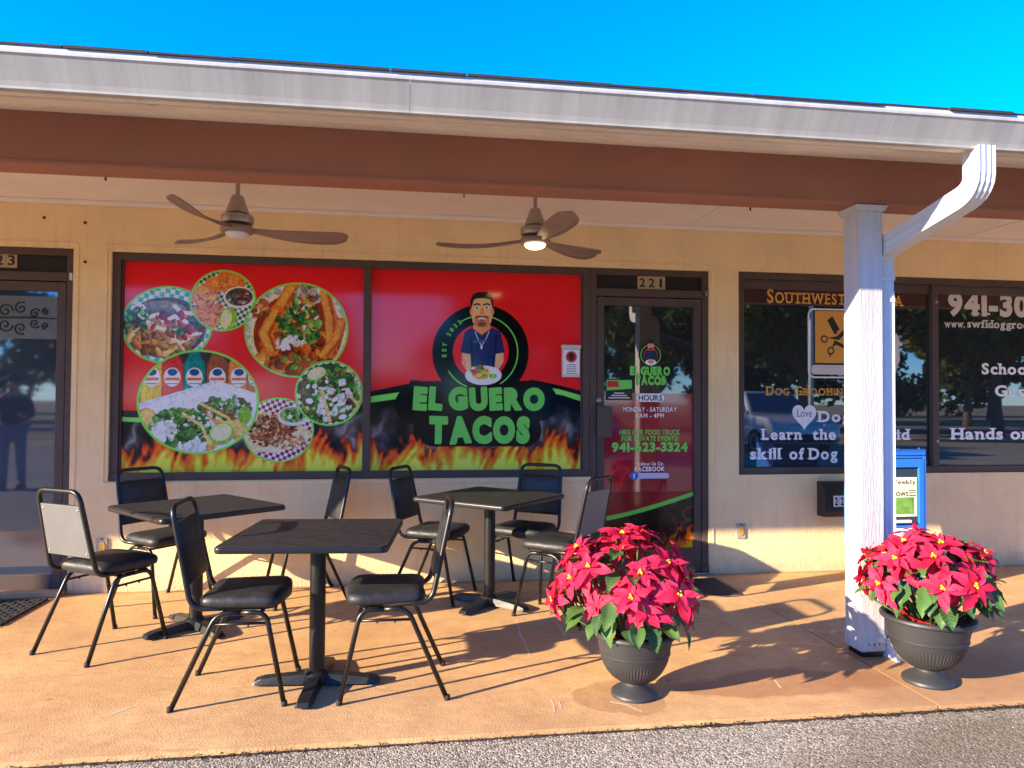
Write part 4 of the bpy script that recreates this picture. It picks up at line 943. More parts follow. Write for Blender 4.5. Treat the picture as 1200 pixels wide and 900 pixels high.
# --- groomer's window: vinyl lettering
TY = PY-.002
vinyl([('SOUTHWEST FLORIDA', 899, 1058, 338.5, 354.5, dict(small={0, 10})), ('DOG', 898, 925, 452.5, 463, dict(small={0})), ('GROOMING', 931, 996, 452.5, 463, dict(small={0}))], 'letter_gold', winR, TY, bold=.022, serif=True)
vinyl([('Dogs', 959, 1006, 481.5, 494), ('Learn', 893, 939.5, 502.5, 515), ('the', 952, 980, 502.5, 515), ('paid', 1029, 1066, 502.5, 515), ('skill', 879, 915, 525, 538), ('of', 925, 943, 525, 538), ('Dog', 948, 982, 525, 538), ('Grooming!', 991, 1079, 525, 538),
  ('School', 1150.5, 1208, 425.5, 438), ('Grooming', 1166, 1262, 451.5, 464), ('Hands', 1115, 1176, 501.5, 514.5), ('on', 1184, 1208, 501.5, 514.5)], 'letter_white', winR, TY, bold=.035, serif=True)
vinyl([('941-30', 1111, 1206, 342.5, 368, dict(bold=.05)), ('www.', 1107, 1131, 374.5, 383.5), ('swfldoggroo', 1133.5, 1206, 374.5, 383.5)], 'letter_silver', winR, TY, bold=.03, serif=True, gap=.05)
def px2(pts, Y): return [(float(un(a, b, Y=Y)[0]), float(un(a, b, Y=Y)[2])) for a, b in pts]
def z5(pts): return px2([(850+a/3, 300+b/3) for a, b in pts], TY)       # coordinates of an enlarged look
em = empty('groomer_emblem', parent=winR)
o_ = z5([(292,186),(486,428)]); g = MB()
for qd in band(rrect(o_[0][0], o_[1][0], o_[1][1], o_[0][1], .05), .012, True): g.flat(qd, TY)
g.build('emblem_outline', M['letter_white'], em, normals=False)
o_ = z5([(315,192),(474,378)]); MB().flat([(o_[0][0],o_[1][1]),(o_[1][0],o_[1][1]),(o_[1][0],o_[0][1]),(o_[0][0],o_[0][1])], TY).build('emblem_field', M['letter_gold'], em, normals=False)
o_ = z5([(302,382),(480,418)]); MB().flat(rrect(o_[0][0], o_[1][0], o_[1][1], o_[0][1], .03), TY).build('emblem_foot', M['letter_silver'], em, normals=False)
g = MB(); g.flat(z5([(358,226),(376,212),(402,258),(382,272)]), TY-.001)
for k in range(8): 
    t = k/7; g.flat(z5([(358+24*t,226+46*t),(361+24*t,230+46*t),(371+24*t,224+46*t),(368+24*t,220+46*t)]), TY-.0014)
for cx, cy in ((348,292),(371,333)):
    p = z5([(cx,cy)])[0]
    for qd in band(ellipse(p[0], p[1], .026, .026, 16), .012, True): g.flat(qd, TY-.001)
g.flat(z5([(358,288),(398,296),(470,228),(462,218),(392,282)]), TY-.001); g.flat(z5([(374,322),(384,296),(452,330),(448,340),(390,312)]), TY-.0016); g.flat(z5([(364,344),(372,342),(368,358)]), TY-.001)
g.build('comb_and_scissors', M['ink'], em, normals=False)
dog = [(586,278),(600,272),(610,284),(612,300),(624,308),(622,316),(608,318),(612,340),(614,366),(604,390),(598,414),(588,400),(560,398),(540,412),(530,380),(520,350),(536,330),(560,318),(572,300)]
MB().flat(z5(dog), TY).build('dog_silhouette', M['letter_silver'], em, normals=False)
g = MB(); hx = un(942.5, 487, Y=TY); hp = []
for k in range(40):
    t = 2*math.pi*k/40; hp.append((hx[0]+.105*math.sin(t)**3, hx[2]+.0072*(13*math.cos(t)-5*math.cos(2*t)-2*math.cos(3*t)-math.cos(4*t))))
ht = MB().flat(hp, TY).build('heart', M['letter_white'], em, normals=False)
g = MB(); text(g, 'Love', hx[0]-.062, hx[0]+.066, hx[2]-.01, hx[2]+.05, TY-.001, bold=-.008); g.build('heart_lettering', M['ink'], ht, normals=False)

# ------------------------------------------------------------------ chairs
def arc_path(pts, r=.05, n=5):
    """polyline with rounded corners"""
    P = [Vector(p) for p in pts]; out = [P[0]]
    for i in range(1, len(P)-1):
        a, b, c = P[i-1], P[i], P[i+1]; d1 = (a-b); d2 = (c-b); q = min(r, d1.length*.49, d2.length*.49)
        s, e = b+d1.normalized()*q, b+d2.normalized()*q
        for k in range(n+1):
            t = k/n; out.append(s*(1-t)**2+b*2*t*(1-t)+e*t*t)
    out.append(P[-1]); return out
def make_chair():
    t = empty('banquet_chair')
    # seat cushion: puffed trapezoid
    g = MB(); n = 14; rows = []
    out = []
    def outline(k, inset):
        pts = []
        pf = arc_path([(-.13,0,0),(-.145,.182,0),(.205,.205,0),(.232,0,0)], .07, 6)
        full = [(p.x, p.y) for p in pf]+[(p.x, -p.y) for p in reversed(pf[1:-1])]
        cx = .045
        return [(cx+(x-cx)*(1-inset/.2), y*(1-inset/.2)) for x, y in full]
    layers = [(.004,.018),(.012,.0),(.030,-.003),(.046,.001),(.057,.014),(.064,.045),(.068,.100),(.069,.150)]
    base = 0; m = len(outline(0, 0))
    for z, ins in layers: g.v += [(x, y, .424+z) for x, y in outline(0, ins)]
    for i in range(len(layers)-1):
        for k in range(m): g.f.append((i*m+k, i*m+(k+1) % m, (i+1)*m+(k+1) % m, (i+1)*m+k))
    g.f.append(tuple(range(m))[::-1]); g.f.append(tuple((len(layers)-1)*m+k for k in range(m)))
    seat = g.build('seat', M['vinyl'], t, smooth=True)
    p = outline(0, .004); g = MB(); g.tube([(x, y, .438) for x, y in p], .0045, 6, closed=True); g.build('piping', M['vinyl'], seat, smooth=True)
    MB().prism(outline(0, .03), .416, .427, 'z').build('seat_pan', M['black_metal'], t)
    # legs: each half of an inverted U
    for s in (-1, 1):
        f = arc_path([(.238, s*.208, .002), (.150, s*.182, .407), (.045, s*.180, .407)], .06, 6)
        r = arc_path([(.045, s*.180, .407), (-.060, s*.182, .407), (-.240, s*.212, .002)], .06, 6)
        for path in (f, r):
            lg = MB().tube(path, .0115, 8).build('leg', M['worn_metal'], t, smooth=True)
            foot = path[0] if path is f else path[-1]
            MB().lathe([(.0135,0),(.014,.012),(.0122,.022)], 8, o=(foot[0], foot[1], 0)).build('glide', M['tyre'], lg, smooth=True)
        a = .36; fx = .238+(.150-.238)*a/.407; rx = -.240+(.18)*a/.407
        st = MB().tube([(fx, s*.185, a), (rx, s*.186, a)], .0065, 6).build('stretcher', M['worn_metal'], t, smooth=True)
        for q in (.35, .68): MB().tube([(fx+(rx-fx)*q, s*.1855, a-.012), (fx+(rx-fx)*q, s*.1855, a+.002)], .005, 6).build('stacking_bump', M['tyre'], st)
    for x in (.13, -.03): MB().tube([(x, -.18, .408), (x, .18, .408)], .009, 6).build('cross_bar', M['worn_metal'], t, smooth=True)
    # back hoop
    hp = [(.05, .176, .432), (-.165, .182, .432), (-.190, .182, .50), (-.262, .150, .880)]
    side = arc_path(hp[:3]+[(-.2615, .160, .878)], .06, 6)
    path = arc_path([(.05, .176, .430), (-.168, .180, .430), (-.262, .158, .878), (-.262, -.158, .878), (-.168, -.180, .430), (.05, -.176, .430)], .062, 7)
    MB().tube(path, .0125, 8, flat=1.0).build('back_frame', M['worn_metal'], t, smooth=True)
    # padded back: from z .525 to .80 between the hoop tubes
    def bx(z): return -.168+(-.262+.168)*(z-.43)/.448
    def by(z): return .180+(.158-.180)*(z-.43)/.448-.010
    g = MB(); rows = [.528, .534, .55, .60, .68, .75, .785, .800, .806]; N = 9
    for z in rows:
        e = min(1, min(z-.528, .806-z)/.02)
        for k in range(N):
            y = by(z)*(-1+2*k/(N-1)); c = 1-abs(-1+2*k/(N-1))**6
            g.v.append((bx(z)+.004+(.018*math.sqrt(max(0, e))*c), y, z))
    for i in range(len(rows)-1):
        for k in range(N-1): g.f.append((i*N+k, i*N+k+1, (i+1)*N+k+1, (i+1)*N+k))
    o = len(g.v)
    for z in rows:
        for k in range(N): g.v.append((bx(z)-.004, by(z)*(-1+2*k/(N-1)), z))
    for i in range(len(rows)-1):
        for k in range(N-1): g.f.append((o+i*N+k+1, o+i*N+k, o+(i+1)*N+k, o+(i+1)*N+k+1))
    last = (len(rows)-1)*N
    for k in range(N-1): g.f.append((k, o+k, o+k+1, k+1)); g.f.append((last+k, last+k+1, o+last+k+1, o+last+k))
    for i in range(len(rows)-1): g.f.append((i*N, (i+1)*N, o+(i+1)*N, o+i*N)); g.f.append((i*N+N-1, o+i*N+N-1, o+(i+1)*N+N-1, (i+1)*N+N-1))
    back = g.build('backrest', M['vinyl'], t, smooth=40)
    g = MB(); z0, z1 = .530, .803
    vv = []
    for dx in (-.0048, -.0085):
        for z in (z0, z1):
            for s in (-1, 1): vv.append((bx(z)+dx, s*(by(z)-.002), z))
    g.add(vv, [(0,1,3,2),(4,6,7,5),(0,2,6,4),(1,5,7,3),(2,3,7,6),(0,4,5,1)])
    bp = g.build('back_panel', M['backplate'], t, bevel=.002); bp['label'] = 'pale grey scuffed rear panel of the backrest'
    for z in (.55, .78):
        for s in (-1, 1):
            sc = MB().lathe([(.006,0),(.005,.003),(0,.004)], 8).build('screw', M['steel'], bp); sc.rotation_euler = (0, R(-90), 0); sc.location = (bx(z)-.0082, s*(by(z)-.02), z)
    return t
chairs = [
 ((-1.640,-1.165), 58, 'banquet chair showing its pale grey back panel, beside the door marked 223'),
 ((-1.585,-.365), -38, 'black banquet chair against the wall beneath the food print, behind the table nearest door 223'),
 ((-.680,-.315), 201, 'black banquet chair by the wall under the window mullion, back turned to the middle table'),
 ((-.765,-1.875), 0, 'black banquet chair at the table nearest the asphalt, on its door 223 side'),
 ((-.050,-1.900), 180, 'black banquet chair at the table nearest the asphalt, on its flower urn side'),
 ((.185,-.360), -26, 'black banquet chair beneath the logo print, left of the corner-on table by door 221'),
 ((.845,-.345), 236, 'black banquet chair between the corner-on table and the window corner by door 221'),
 ((.990,-.900), 138, 'black banquet chair behind the big poinsettia, its back toward the lot'),
]
proto = make_chair()
for i, (p, a, lab) in enumerate(chairs):
    o = proto if i == 0 else copy_tree(proto)
    o.location = (p[0], p[1], 0.0); o.rotation_euler = (0, 0, R(a)); tag(o, lab, 'chair', 'banquet chairs round the three tables')

# ------------------------------------------------------------------ tables
def make_table():
    t = empty('pedestal_table'); h = .370
    MB().prism(rrect(-h, h, -h, h, .035, 5), .694, .722, 'z').build('edge_band', M['edging'], t, bevel=.008, seg=3)
    MB().prism(rrect(-h+.006, h-.006, -h+.006, h-.006, .03, 5), .7205, .7242, 'z').build('table_top', M['laminate'], t)
    MB().lathe([(.037,.05),(.037,.66)], 20).build('column', M['black_metal'], t, smooth=40)
    MB().lathe([(.045,.65),(.045,.675)], 20).build('collar', M['black_metal'], t, smooth=40)
    MB().box(-.24, .24, -.025, .025, .672, .692).box(-.025, .025, -.24, -.026, .672, .692).box(-.025, .025, .026, .24, .672, .692).build('mounting_plate', M['cast'], t)
    MB().lathe([(.058,.022),(.058,.058),(.047,.068),(.038,.072)], 20).build('hub', M['cast'], t, smooth=40)
    for k in range(4):
        g = MB(); prof = [(.0, .056, .034), (.07, .056, .036), (.16, .049, .037), (.25, .040, .038), (.285, .030, .036), (.30, .014, .030)]
        for x, z, w in prof: g.v += [(x, -w, .012), (x, -w*.72, z), (x, w*.72, z), (x, w, .012)]
        for i in range(len(prof)-1):
            for q in range(4): g.f.append((4*i+q, 4*i+(q+1) % 4, 4*i+4+(q+1) % 4, 4*i+4+q))
        g.f.append((3,2,1,0)); g.f.append(tuple(4*(len(prof)-1)+q for q in range(4)))
        arm = g.build('base_arm', M['cast'], t, bevel=.003); arm.rotation_euler = (0, 0, k*math.pi/2)
        gl = MB().lathe([(.016,0),(.016,.013)], 10, o=(.265,0,0)).build('glide', M['tyre'], arm)
    return t
tp = make_table()
for i, (p, a, ab, lab) in enumerate((
  ((-.415,-1.855), -5, -3, 'square black pedestal table standing closest to the asphalt, two chairs drawn up'),
  ((-1.225,-.905), 41, 0, 'square black pedestal table corner-on between door 223 and the table by the asphalt'),
  ((.548,-.640), -42, 0, 'square black pedestal table corner-on beneath the logo print beside door 221'))):
    o = tp if i == 0 else copy_tree(tp)
    o.location = (p[0], p[1], 0); o.rotation_euler = (0, 0, R(a)); tag(o, lab, 'table', 'pedestal tables on the walkway')

# ------------------------------------------------------------------ ceiling fans
def make_fan(lit):
    t = empty('ceiling_fan')
    MB().lathe([(.068,.394),(.066,.372),(.045,.347),(.018,.340)], 24).build('canopy', M['fan_metal'], t, smooth=40)
    MB().lathe([(.0125,.35),(.0125,.19)], 12).build('downrod', M['fan_metal'], t, smooth=40)
    MB().lathe([(.030,.205),(.034,.198),(.062,.118),(.066,.105),(.066,.098)], 28).build('bell_housing', M['fan_metal'], t, smooth=40)
    MB().lathe([(.05,.098),(.05,.085)], 28).build('neck_gap', M['ink'], t)
    mo = MB().lathe([(.06,.090),(.088,.086),(.092,.078),(.092,.048),(.088,.040),(.07,.034)], 32).build('motor_housing', M['fan_metal'], t, smooth=35)
    for z in (.058, .066): MB().lathe([(.0925,z),(.0932,z+.0015),(.0925,z+.003)], 32).build('trim_ring', M['fan_metal'], mo, smooth=True)
    MB().lathe([(.062,.034),(.062,.024)], 28).build('lower_gap', M['ink'], t)
    MB().lathe([(.05,.026),(.090,.020),(.098,.004),(.092,-.012),(.07,-.018)], 32).build('blade_hub', M['blade'], t, smooth=40)
    MB().lathe([(.066,-.016),(.066,-.022),(.060,-.034),(.042,-.044),(.018,-.049),(0,-.050)], 28).build('light_dome', M['fan_lit'] if lit else M['fan_dome'], t, smooth=40)
    for k in range(3):
        g = MB(); N = 22; K = 7
        for i in range(N):
            s = i/(N-1); x = .07+.575*s
            w = .035+.105*math.sin(min(1, s*1.25)*math.pi/2)**1.2
            if s > .86: w *= max(.12, math.sqrt(max(0, 1-((s-.86)/.15)**2)))
            off = -.018*math.sin(s*math.pi)
            pitch = R(24-7*s); lift = .004-.018*math.sin(s*math.pi*.9)+.014*s*s
            for q in range(K):
                y = w*(q/(K-1)-.5); cam_ = .012*(1-(2*q/(K-1)-1)**2)
                g.v.append((x, off+y*math.cos(pitch), lift-y*math.sin(pitch)+cam_))
        for i in range(N-1):
            for q in range(K-1): g.f.append((i*K+q, i*K+q+1, (i+1)*K+q+1, (i+1)*K+q))
        b = g.build('fan_blade', M['blade'], t, smooth=True, normals=False); b.rotation_euler = (0, 0, k*2*math.pi/3)
        sm = b.modifiers.new('thickness', 'SOLIDIFY'); sm.thickness = .008; sm.offset = 0
    return t
for (px, py, rz, lit, lab) in ((278, 269, 15, False, 'unlit three blade ceiling fan hanging before the food print'), (627, 280.5, 38, True, 'three blade ceiling fan with its warm lamp lit, before the logo print')):
    p = un(px, py, Y=-1.0); f = make_fan(lit); zc_ = 2.742-.394
    f.location = (p[0], -1.0, zc_); f.rotation_euler = (0, 0, R(rz)); tag(f, lab, 'ceiling fan', 'ceiling fans under the porch')

# ------------------------------------------------------------------ planters
def bract_mesh(name, L, W, curl, fold, seed, m, lobed):
    r = random.Random(seed); g = MB(); N, K = 9, 5
    for i in range(N):
        s = i/(N-1); w = W*math.sin(math.pi*min(1, s**.72*.99+.012))**.85
        if lobed and .3 < s < .7: w *= 1+.14*(1 if i % 2 else -.4)
        for q in range(K):
            u = q/(K-1)*2-1
            g.v.append((s*L, u*w/2, fold*abs(u)*w*.5 - curl*L*s*s + r.uniform(-.03, .03)*W*(abs(u)+.2)*math.sin(s*7)+ .06*W*math.sin(s*9+seed)*u))
    for i in range(N-1):
        for q in range(K-1): g.f.append((i*K+q, i*K+q+1, (i+1)*K+q+1, (i+1)*K+q))
    me = bpy.data.meshes.new(name); me.from_pydata(g.v, [], g.f); me.shade_smooth(); me.materials.append(m); return me
# unit-length leaves, scaled per object
BR = [bract_mesh('bract', 1, .50, c_, f_, s_, M['bract'], l_) for c_, f_, s_, l_ in ((.14,.22,1,True),(.26,.15,2,False),(.38,.28,3,True),(.08,.32,4,False),(.55,.2,5,True))]
GL = [bract_mesh('leaf', 1, .58, c_, f_, s_, M['leafgreen'], l_) for c_, f_, s_, l_ in ((.20,.25,6,True),(.38,.3,7,True),(.12,.4,8,False))]
def place_leaf(name, me, parent, loc, direction, up, length, roll=0):
    x = Vector(direction).normalized(); z = Vector(up); z = (z-x*z.dot(x)).normalized(); y = z.cross(x)
    Mx = Matrix((x, y, z)).transposed().to_4x4() @ Matrix.Rotation(roll, 4, 'X')
    o = bpy.data.objects.new(name, me); C.objects.link(o); o.parent = parent
    o.matrix_local = Matrix.Translation(loc) @ Mx @ Matrix.Diagonal((length, length, length, 1)); return o
def urn(loc, sc, lab):
    t = empty('urn_planter', loc, 0, lab, 'planter', 'flower urns on the walkway'); t.scale = (sc, sc, sc*1.07)
    n = 128
    prof = [(.106,.0),(.108,.007),(.105,.016),(.097,.022),(.093,.025),(.078,.033),(.060,.043),(.052,.051),(.051,.058),(.060,.063),(.066,.067)]
    MB().lathe(prof, 48).build('foot', M['pot'], t, smooth=30)
    prof = [(.058,.063),(.082,.071),(.108,.088),(.130,.112),(.146,.140),(.155,.165),(.160,.184)]
    MB().lathe(prof, n, flute=lambda i, k: (-.018 if (k % 2) else .004) if 0 < i < 6 else 0).build('fluted_bowl', M['pot'], t, smooth=28)
    prof = [(.160,.183),(.1645,.187),(.1645,.192),(.161,.195),(.166,.215),(.172,.240),(.177,.262)]
    MB().lathe(prof, 64).build('bowl_band', M['pot'], t, smooth=30)
    prof = [(.176,.260),(.192,.263),(.196,.270),(.194,.279),(.186,.283),(.172,.280),(.166,.262),(.158,.235)]
    MB().lathe(prof, 64).build('rim', M['pot'], t, smooth=30)
    g = MB(); r_ = random.Random(4); rings = [0, .05, .1, .14, .162]; 
    for i, q in enumerate(rings):
        for k in range(20): a = k*math.pi/10; g.v.append((q*math.cos(a), q*math.sin(a), .255+r_.uniform(-.006, .006)))
    for i in range(len(rings)-1):
        for k in range(20): g.f.append((i*20+k, i*20+(k+1) % 20, i*20+20+(k+1) % 20, i*20+20+k))
    g.build('soil', M['soil'], t, normals=False)
    return t
RINGS = ((3, .052, 40), (5, .082, 20), (4, .112, -2))
def poinsettia(loc, seed, lab, rx, rz, cz, nfl, nleaf, lowlean=0, foil=True):
    r = random.Random(seed); t = empty('poinsettia', loc, 0, lab, 'plant', 'red poinsettias in the urns')
    if foil:
        g = MB(); n = 26
        for i, (q, z) in enumerate(((.085,.255),(.10,.285),(.125,.305))):
            for k in range(n): a = 2*math.pi*k/n; w = 1+(.10 if k % 2 else -.06)*(i*.6); g.v.append((q*w*math.cos(a), q*w*math.sin(a), z+(r.uniform(-.012,.012) if i == 2 else 0)))
        for i in range(2):
            for k in range(n): g.f.append((i*n+k, i*n+(k+1) % n, i*n+n+(k+1) % n, i*n+n+k))
        g.build('foil_sleeve', M['foil'], t, normals=False)
    heads = []; gold = math.pi*(3-math.sqrt(5))
    for i in range(nfl):
        u = (i+.5)/nfl; pol = math.acos(1-u*1.22); az = i*gold+r.uniform(-.25, .25)+seed
        pol += r.uniform(-.16, .16); az += r.uniform(-.2, .2); k = r.uniform(.88, 1.08)
        d = Vector((math.sin(pol)*math.cos(az), math.sin(pol)*math.sin(az), math.cos(pol)))
        heads.append((Vector((d.x*rx*k, d.y*rx*k, cz+d.z*rz*k)), d))
    for p, d in heads:
        nrm = (d+Vector((r.uniform(-.25,.25), r.uniform(-.25,.25), r.uniform(.15,.6)))).normalized()
        c = MB()
        for k in range(4):
            a = k*1.6; c.lathe([(0,-.004),(.006,0),(.0065,.006),(.003,.011),(0,.012)], 6, o=(.009*math.cos(a)*(k > 0), .009*math.sin(a)*(k > 0), .002*(k % 2)))
        fh = c.build('flower_head', M['cyath'], t, smooth=True)
        q = Vector((0,0,1)).rotation_difference(nrm); fh.location = p; fh.rotation_mode = 'QUATERNION'; fh.rotation_quaternion = q
        a0 = r.uniform(0, 6.28); size = r.uniform(.78, 1.2)
        for ring, (n, L0, tilt) in enumerate(RINGS):
            for k in range(n):
                a = a0+ring*.6+2*math.pi*k/n+r.uniform(-.2, .2); tl = R(tilt+r.uniform(-14, 12))
                dr = Vector((math.cos(a)*math.cos(tl), math.sin(a)*math.cos(tl), math.sin(tl)))
                place_leaf('bract', r.choice(BR), fh, Vector((math.cos(a)*.006, math.sin(a)*.006, -.004*ring)), dr, (0,0,1), L0*size*r.uniform(.85, 1.15), r.uniform(-.35, .35))
        # stalk down to the soil
        b = Vector((p.x*.22, p.y*.22, .25)); m1 = p*.55+b*.45+Vector((p.x*.12, p.y*.12, -.02))
        MB().tube([p-nrm*.006, m1, b], [.0035,.0045,.006], 5).build('stem', M['stem'], fh, smooth=True).matrix_parent_inverse = Matrix()
        s_ = fh.children[-1]
        s_.matrix_local = (Matrix.Translation(p) @ q.to_matrix().to_4x4()).inverted()
    # more bracts deeper in the crown, joined
    ext = MB()
    for i in range(16):
        u = (i+.5)/16; pol = math.acos(1-u*1.2)+r.uniform(-.1, .1); az = i*gold+2.1+seed; k = r.uniform(.74, .9); d = Vector((math.sin(pol)*math.cos(az), math.sin(pol)*math.sin(az), math.cos(pol)))
        p = Vector((d.x*rx*k, d.y*rx*k, cz+d.z*rz*k)); q = Vector((0,0,1)).rotation_difference((d+Vector((0,0,.4))).normalized())
        for ring, (n, L0, tilt) in enumerate(RINGS):
            for j in range(n):
                a = ring*.6+2*math.pi*j/n+r.uniform(-.2, .2); tl = R(tilt+r.uniform(-14, 12)); x = q @ Vector((math.cos(a)*math.cos(tl), math.sin(a)*math.cos(tl), math.sin(tl))); z = q @ Vector((0,0,1)); z = (z-x*z.dot(x)).normalized(); y = z.cross(x)
                me = r.choice(BR); L_ = L0*r.uniform(.8, 1.1); ext.add([p+(x*v.co.x+y*v.co.y+z*v.co.z)*L_ for v in me.vertices], [tuple(f.vertices) for f in me.polygons])
    eo = ext.build('inner_bracts', M['bract2'], t, smooth=True, normals=False); eo['kind'] = 'stuff'
    for i in range(nleaf):
        az = i*gold*1.7+r.uniform(-.3, .3); low = i < nleaf*.62
        pol = R(r.uniform(88, 118) if low else r.uniform(30, 85)); k = r.uniform(.80, .98) if low else r.uniform(.62, .90)
        d = Vector((math.sin(pol)*math.cos(az), math.sin(pol)*math.sin(az), math.cos(pol)))
        p = Vector((d.x*rx*k, d.y*rx*k, cz+d.z*rz*k)); dr = Vector((math.cos(az), math.sin(az), r.uniform(-1.3, -.2) if low else r.uniform(-.4, .3)))
        lf = place_leaf('leaf', r.choice(GL), t, p-dr.normalized()*.03, dr, (math.cos(az)*.5, math.sin(az)*.5, 1), r.uniform(.085, .135), r.uniform(-.4, .4))
    for i in range(26):      # foliage inside the crown
        az = i*gold*1.3; pol = R(r.uniform(20, 95)); k = r.uniform(.45, .78); d = Vector((math.sin(pol)*math.cos(az), math.sin(pol)*math.sin(az), math.cos(pol)))
        place_leaf('leaf', r.choice(GL), t, Vector((d.x*rx*k, d.y*rx*k, cz+d.z*rz*k)), (d.x, d.y, r.uniform(-.3, .5)), (0,0,1), r.uniform(.09, .14), r.uniform(-.5, .5))
    g = MB()
    for i in range(12):
        az = i*gold; e = Vector((math.cos(az)*rx*.62, math.sin(az)*rx*.62, cz-.02)); g.tube([(e.x*.12, e.y*.12, .25), (e.x*.6, e.y*.6, cz-.10), e], [.006,.005,.003], 5)
    g.build('branch', M['stem'], t, smooth=True)
    return t
u1 = (1.050,-2.165,0); u2 = (2.520,-2.200,0)
urn(u1, 1.0, 'charcoal fluted urn holding the poinsettia in front of door 221'); urn(u2, 1.08, 'charcoal fluted urn beside the white porch post')
poinsettia((u1[0]-.045, u1[1], 0), 2, 'large red poinsettia filling the urn in front of door 221', .330, .278, .470, 25, 66)
poinsettia((u2[0]+.01, u2[1], .02), 5, 'red poinsettia with many hanging green leaves, in the urn beside the white post', .285, .215, .485, 21, 84)

# ------------------------------------------------------------------ things on and by the wall
# newspaper box
nb = empty('newspaper_box', (3.40, -.62, 0), 0, 'blue newspaper vending box behind the white post, a paper in its window', 'newspaper box')
X0, X1, Y0, Y1 = -.19, .235, -.16, .16
sh = MB(); t_ = .02
sh.box(X0, X0+t_, Y0, Y1, .30, .985).box(X1-t_, X1, Y0, Y1, .30, .985).box(X0+t_, X1-t_, Y0, Y1, .965, .985).box(X0+t_, X1-t_, Y1-t_, Y1, .30, .965).box(X0+t_, X1-t_, Y0, Y1-t_, .30, .33)
sh.build('cabinet', M['newsblue'], nb, bevel=.004)
dr = MB().box(X0+t_, X1-t_, Y0-.004, Y0+.02, .335, .50).box(X0+t_, X0+.06, Y0-.004, Y0+.02, .50, .96).box(X1-.06, X1-t_, Y0-.004, Y0+.02, .50, .96).box(X0+.06, X1-.06, Y0-.004, Y0+.02, .90, .96).build('door', M['newsblue'], nb, bevel=.003)
MB().box(X0+.06, X1-.06, Y0+.012, Y0+.016, .50, .90).build('window_pane', mat('clear_acrylic', (.03,.05,.07), .05), dr)
MB().box(X0+.01, X1-.01, Y0-.012, Y0+.0, .985, 1.03).build('header', M['newsblue'], nb, bevel=.006)
MB().box(-.10, .10, Y0-.03, Y0-.004, .515, .535).build('pull_bar', M['white'], dr, bevel=.004)
pp = MB().box(-.09, .165, Y0+.004, Y0+.010, .555, .83).build('newspaper', M['paper'], nb)
M['papergreen'] = mat('green_cover_print', (.17, .36, .05), .6, var=.5, vscale=14)
MB().box(-.06, .135, Y0+.001, Y0+.0035, .575, .69).build('cover_picture', M['papergreen'], pp)
g = MB(); text(g, 'Weekly', -.055, .155, .785, .812, Y0+.003, bold=.012, serif=True); text(g, 'OWS', .0, .095, .70, .728, Y0+.003, bold=.03)
for k in range(3): g.flat([(.10,.70+.018*k),(.155,.70+.018*k),(.155,.706+.018*k),(.10,.706+.018*k)], Y0+.003)
g.build('masthead', M['ink'], pp, normals=False)
lb = MB().box(-.17, .12, Y0-.0055, Y0-.004, .37, .475).build('price_label', M['letter_white'], dr)
g = MB(); text(g, 'YOUR', .0, .10, .43, .455, Y0-.0065, bold=.01); g.build('label_lettering', M['fbblue'], lb, normals=False)
for x in (X0+.03, X1-.06):
    for y in (Y0+.02, Y1-.05): MB().box(x, x+.03, y, y+.03, .0, .301).build('leg', M['newsblue'], nb)
MB().box(X0+.01, X1-.01, Y0+.01, Y1-.01, .03, .05).build('base_tray', M['newsblue'], nb, bevel=.003)
# wall mailbox with number
mbx = empty('wall_mailbox', (3.375, -.001, .445), 0, 'black wall mailbox with white 221 number tiles, next to the newspaper box', 'mailbox')
MB().prism([(0,0),(-.10,0),(-.12,.045),(-.12,.225),(-.06,.275),(0,.275)], -.105, .125, 'x').build('body', M['mailbox'], mbx, bevel=.006)
for i, ch in enumerate('221'):
    x = -.035+i*.05; tl = MB().box(x, x+.046, -.124, -.1205, .085, .172).build('number_tile', M['letter_white'], mbx)
    g = MB(); w = .028 if ch == '2' else .013; text(g, ch, x+.023-w/2, x+.023+w/2, .098, .160, -.1255, bold=.03); g.build('digit', M['ink'], tl, normals=False)
# weathered outlets
for px, py, lab in ((120,640,'weathered outlet with yellowed cap on the wall beside door 223'), (868,622,'weathered outlet with yellowed cap on the wall beside the mailbox')):
    p = un(px, py, Y=0); t = empty('wall_outlet', (p[0], -.001, p[2]-.06), 0, lab, 'outlet', 'weathered wall outlets')
    MB().prism(rrect(-.036, .036, 0, .118, .006, 2), -.010, 0, 'y').build('cover_plate', M['outlet'], t, bevel=.002)
    MB().prism(ellipse(0, .058, .024, .038, 20), -.014, -.0105, 'y').build('cap', M['brasscap'], t, bevel=.002)
    MB().box(-.006, .006, -.013, -.0105, .105, .116).build('screw', M['rust'], t)
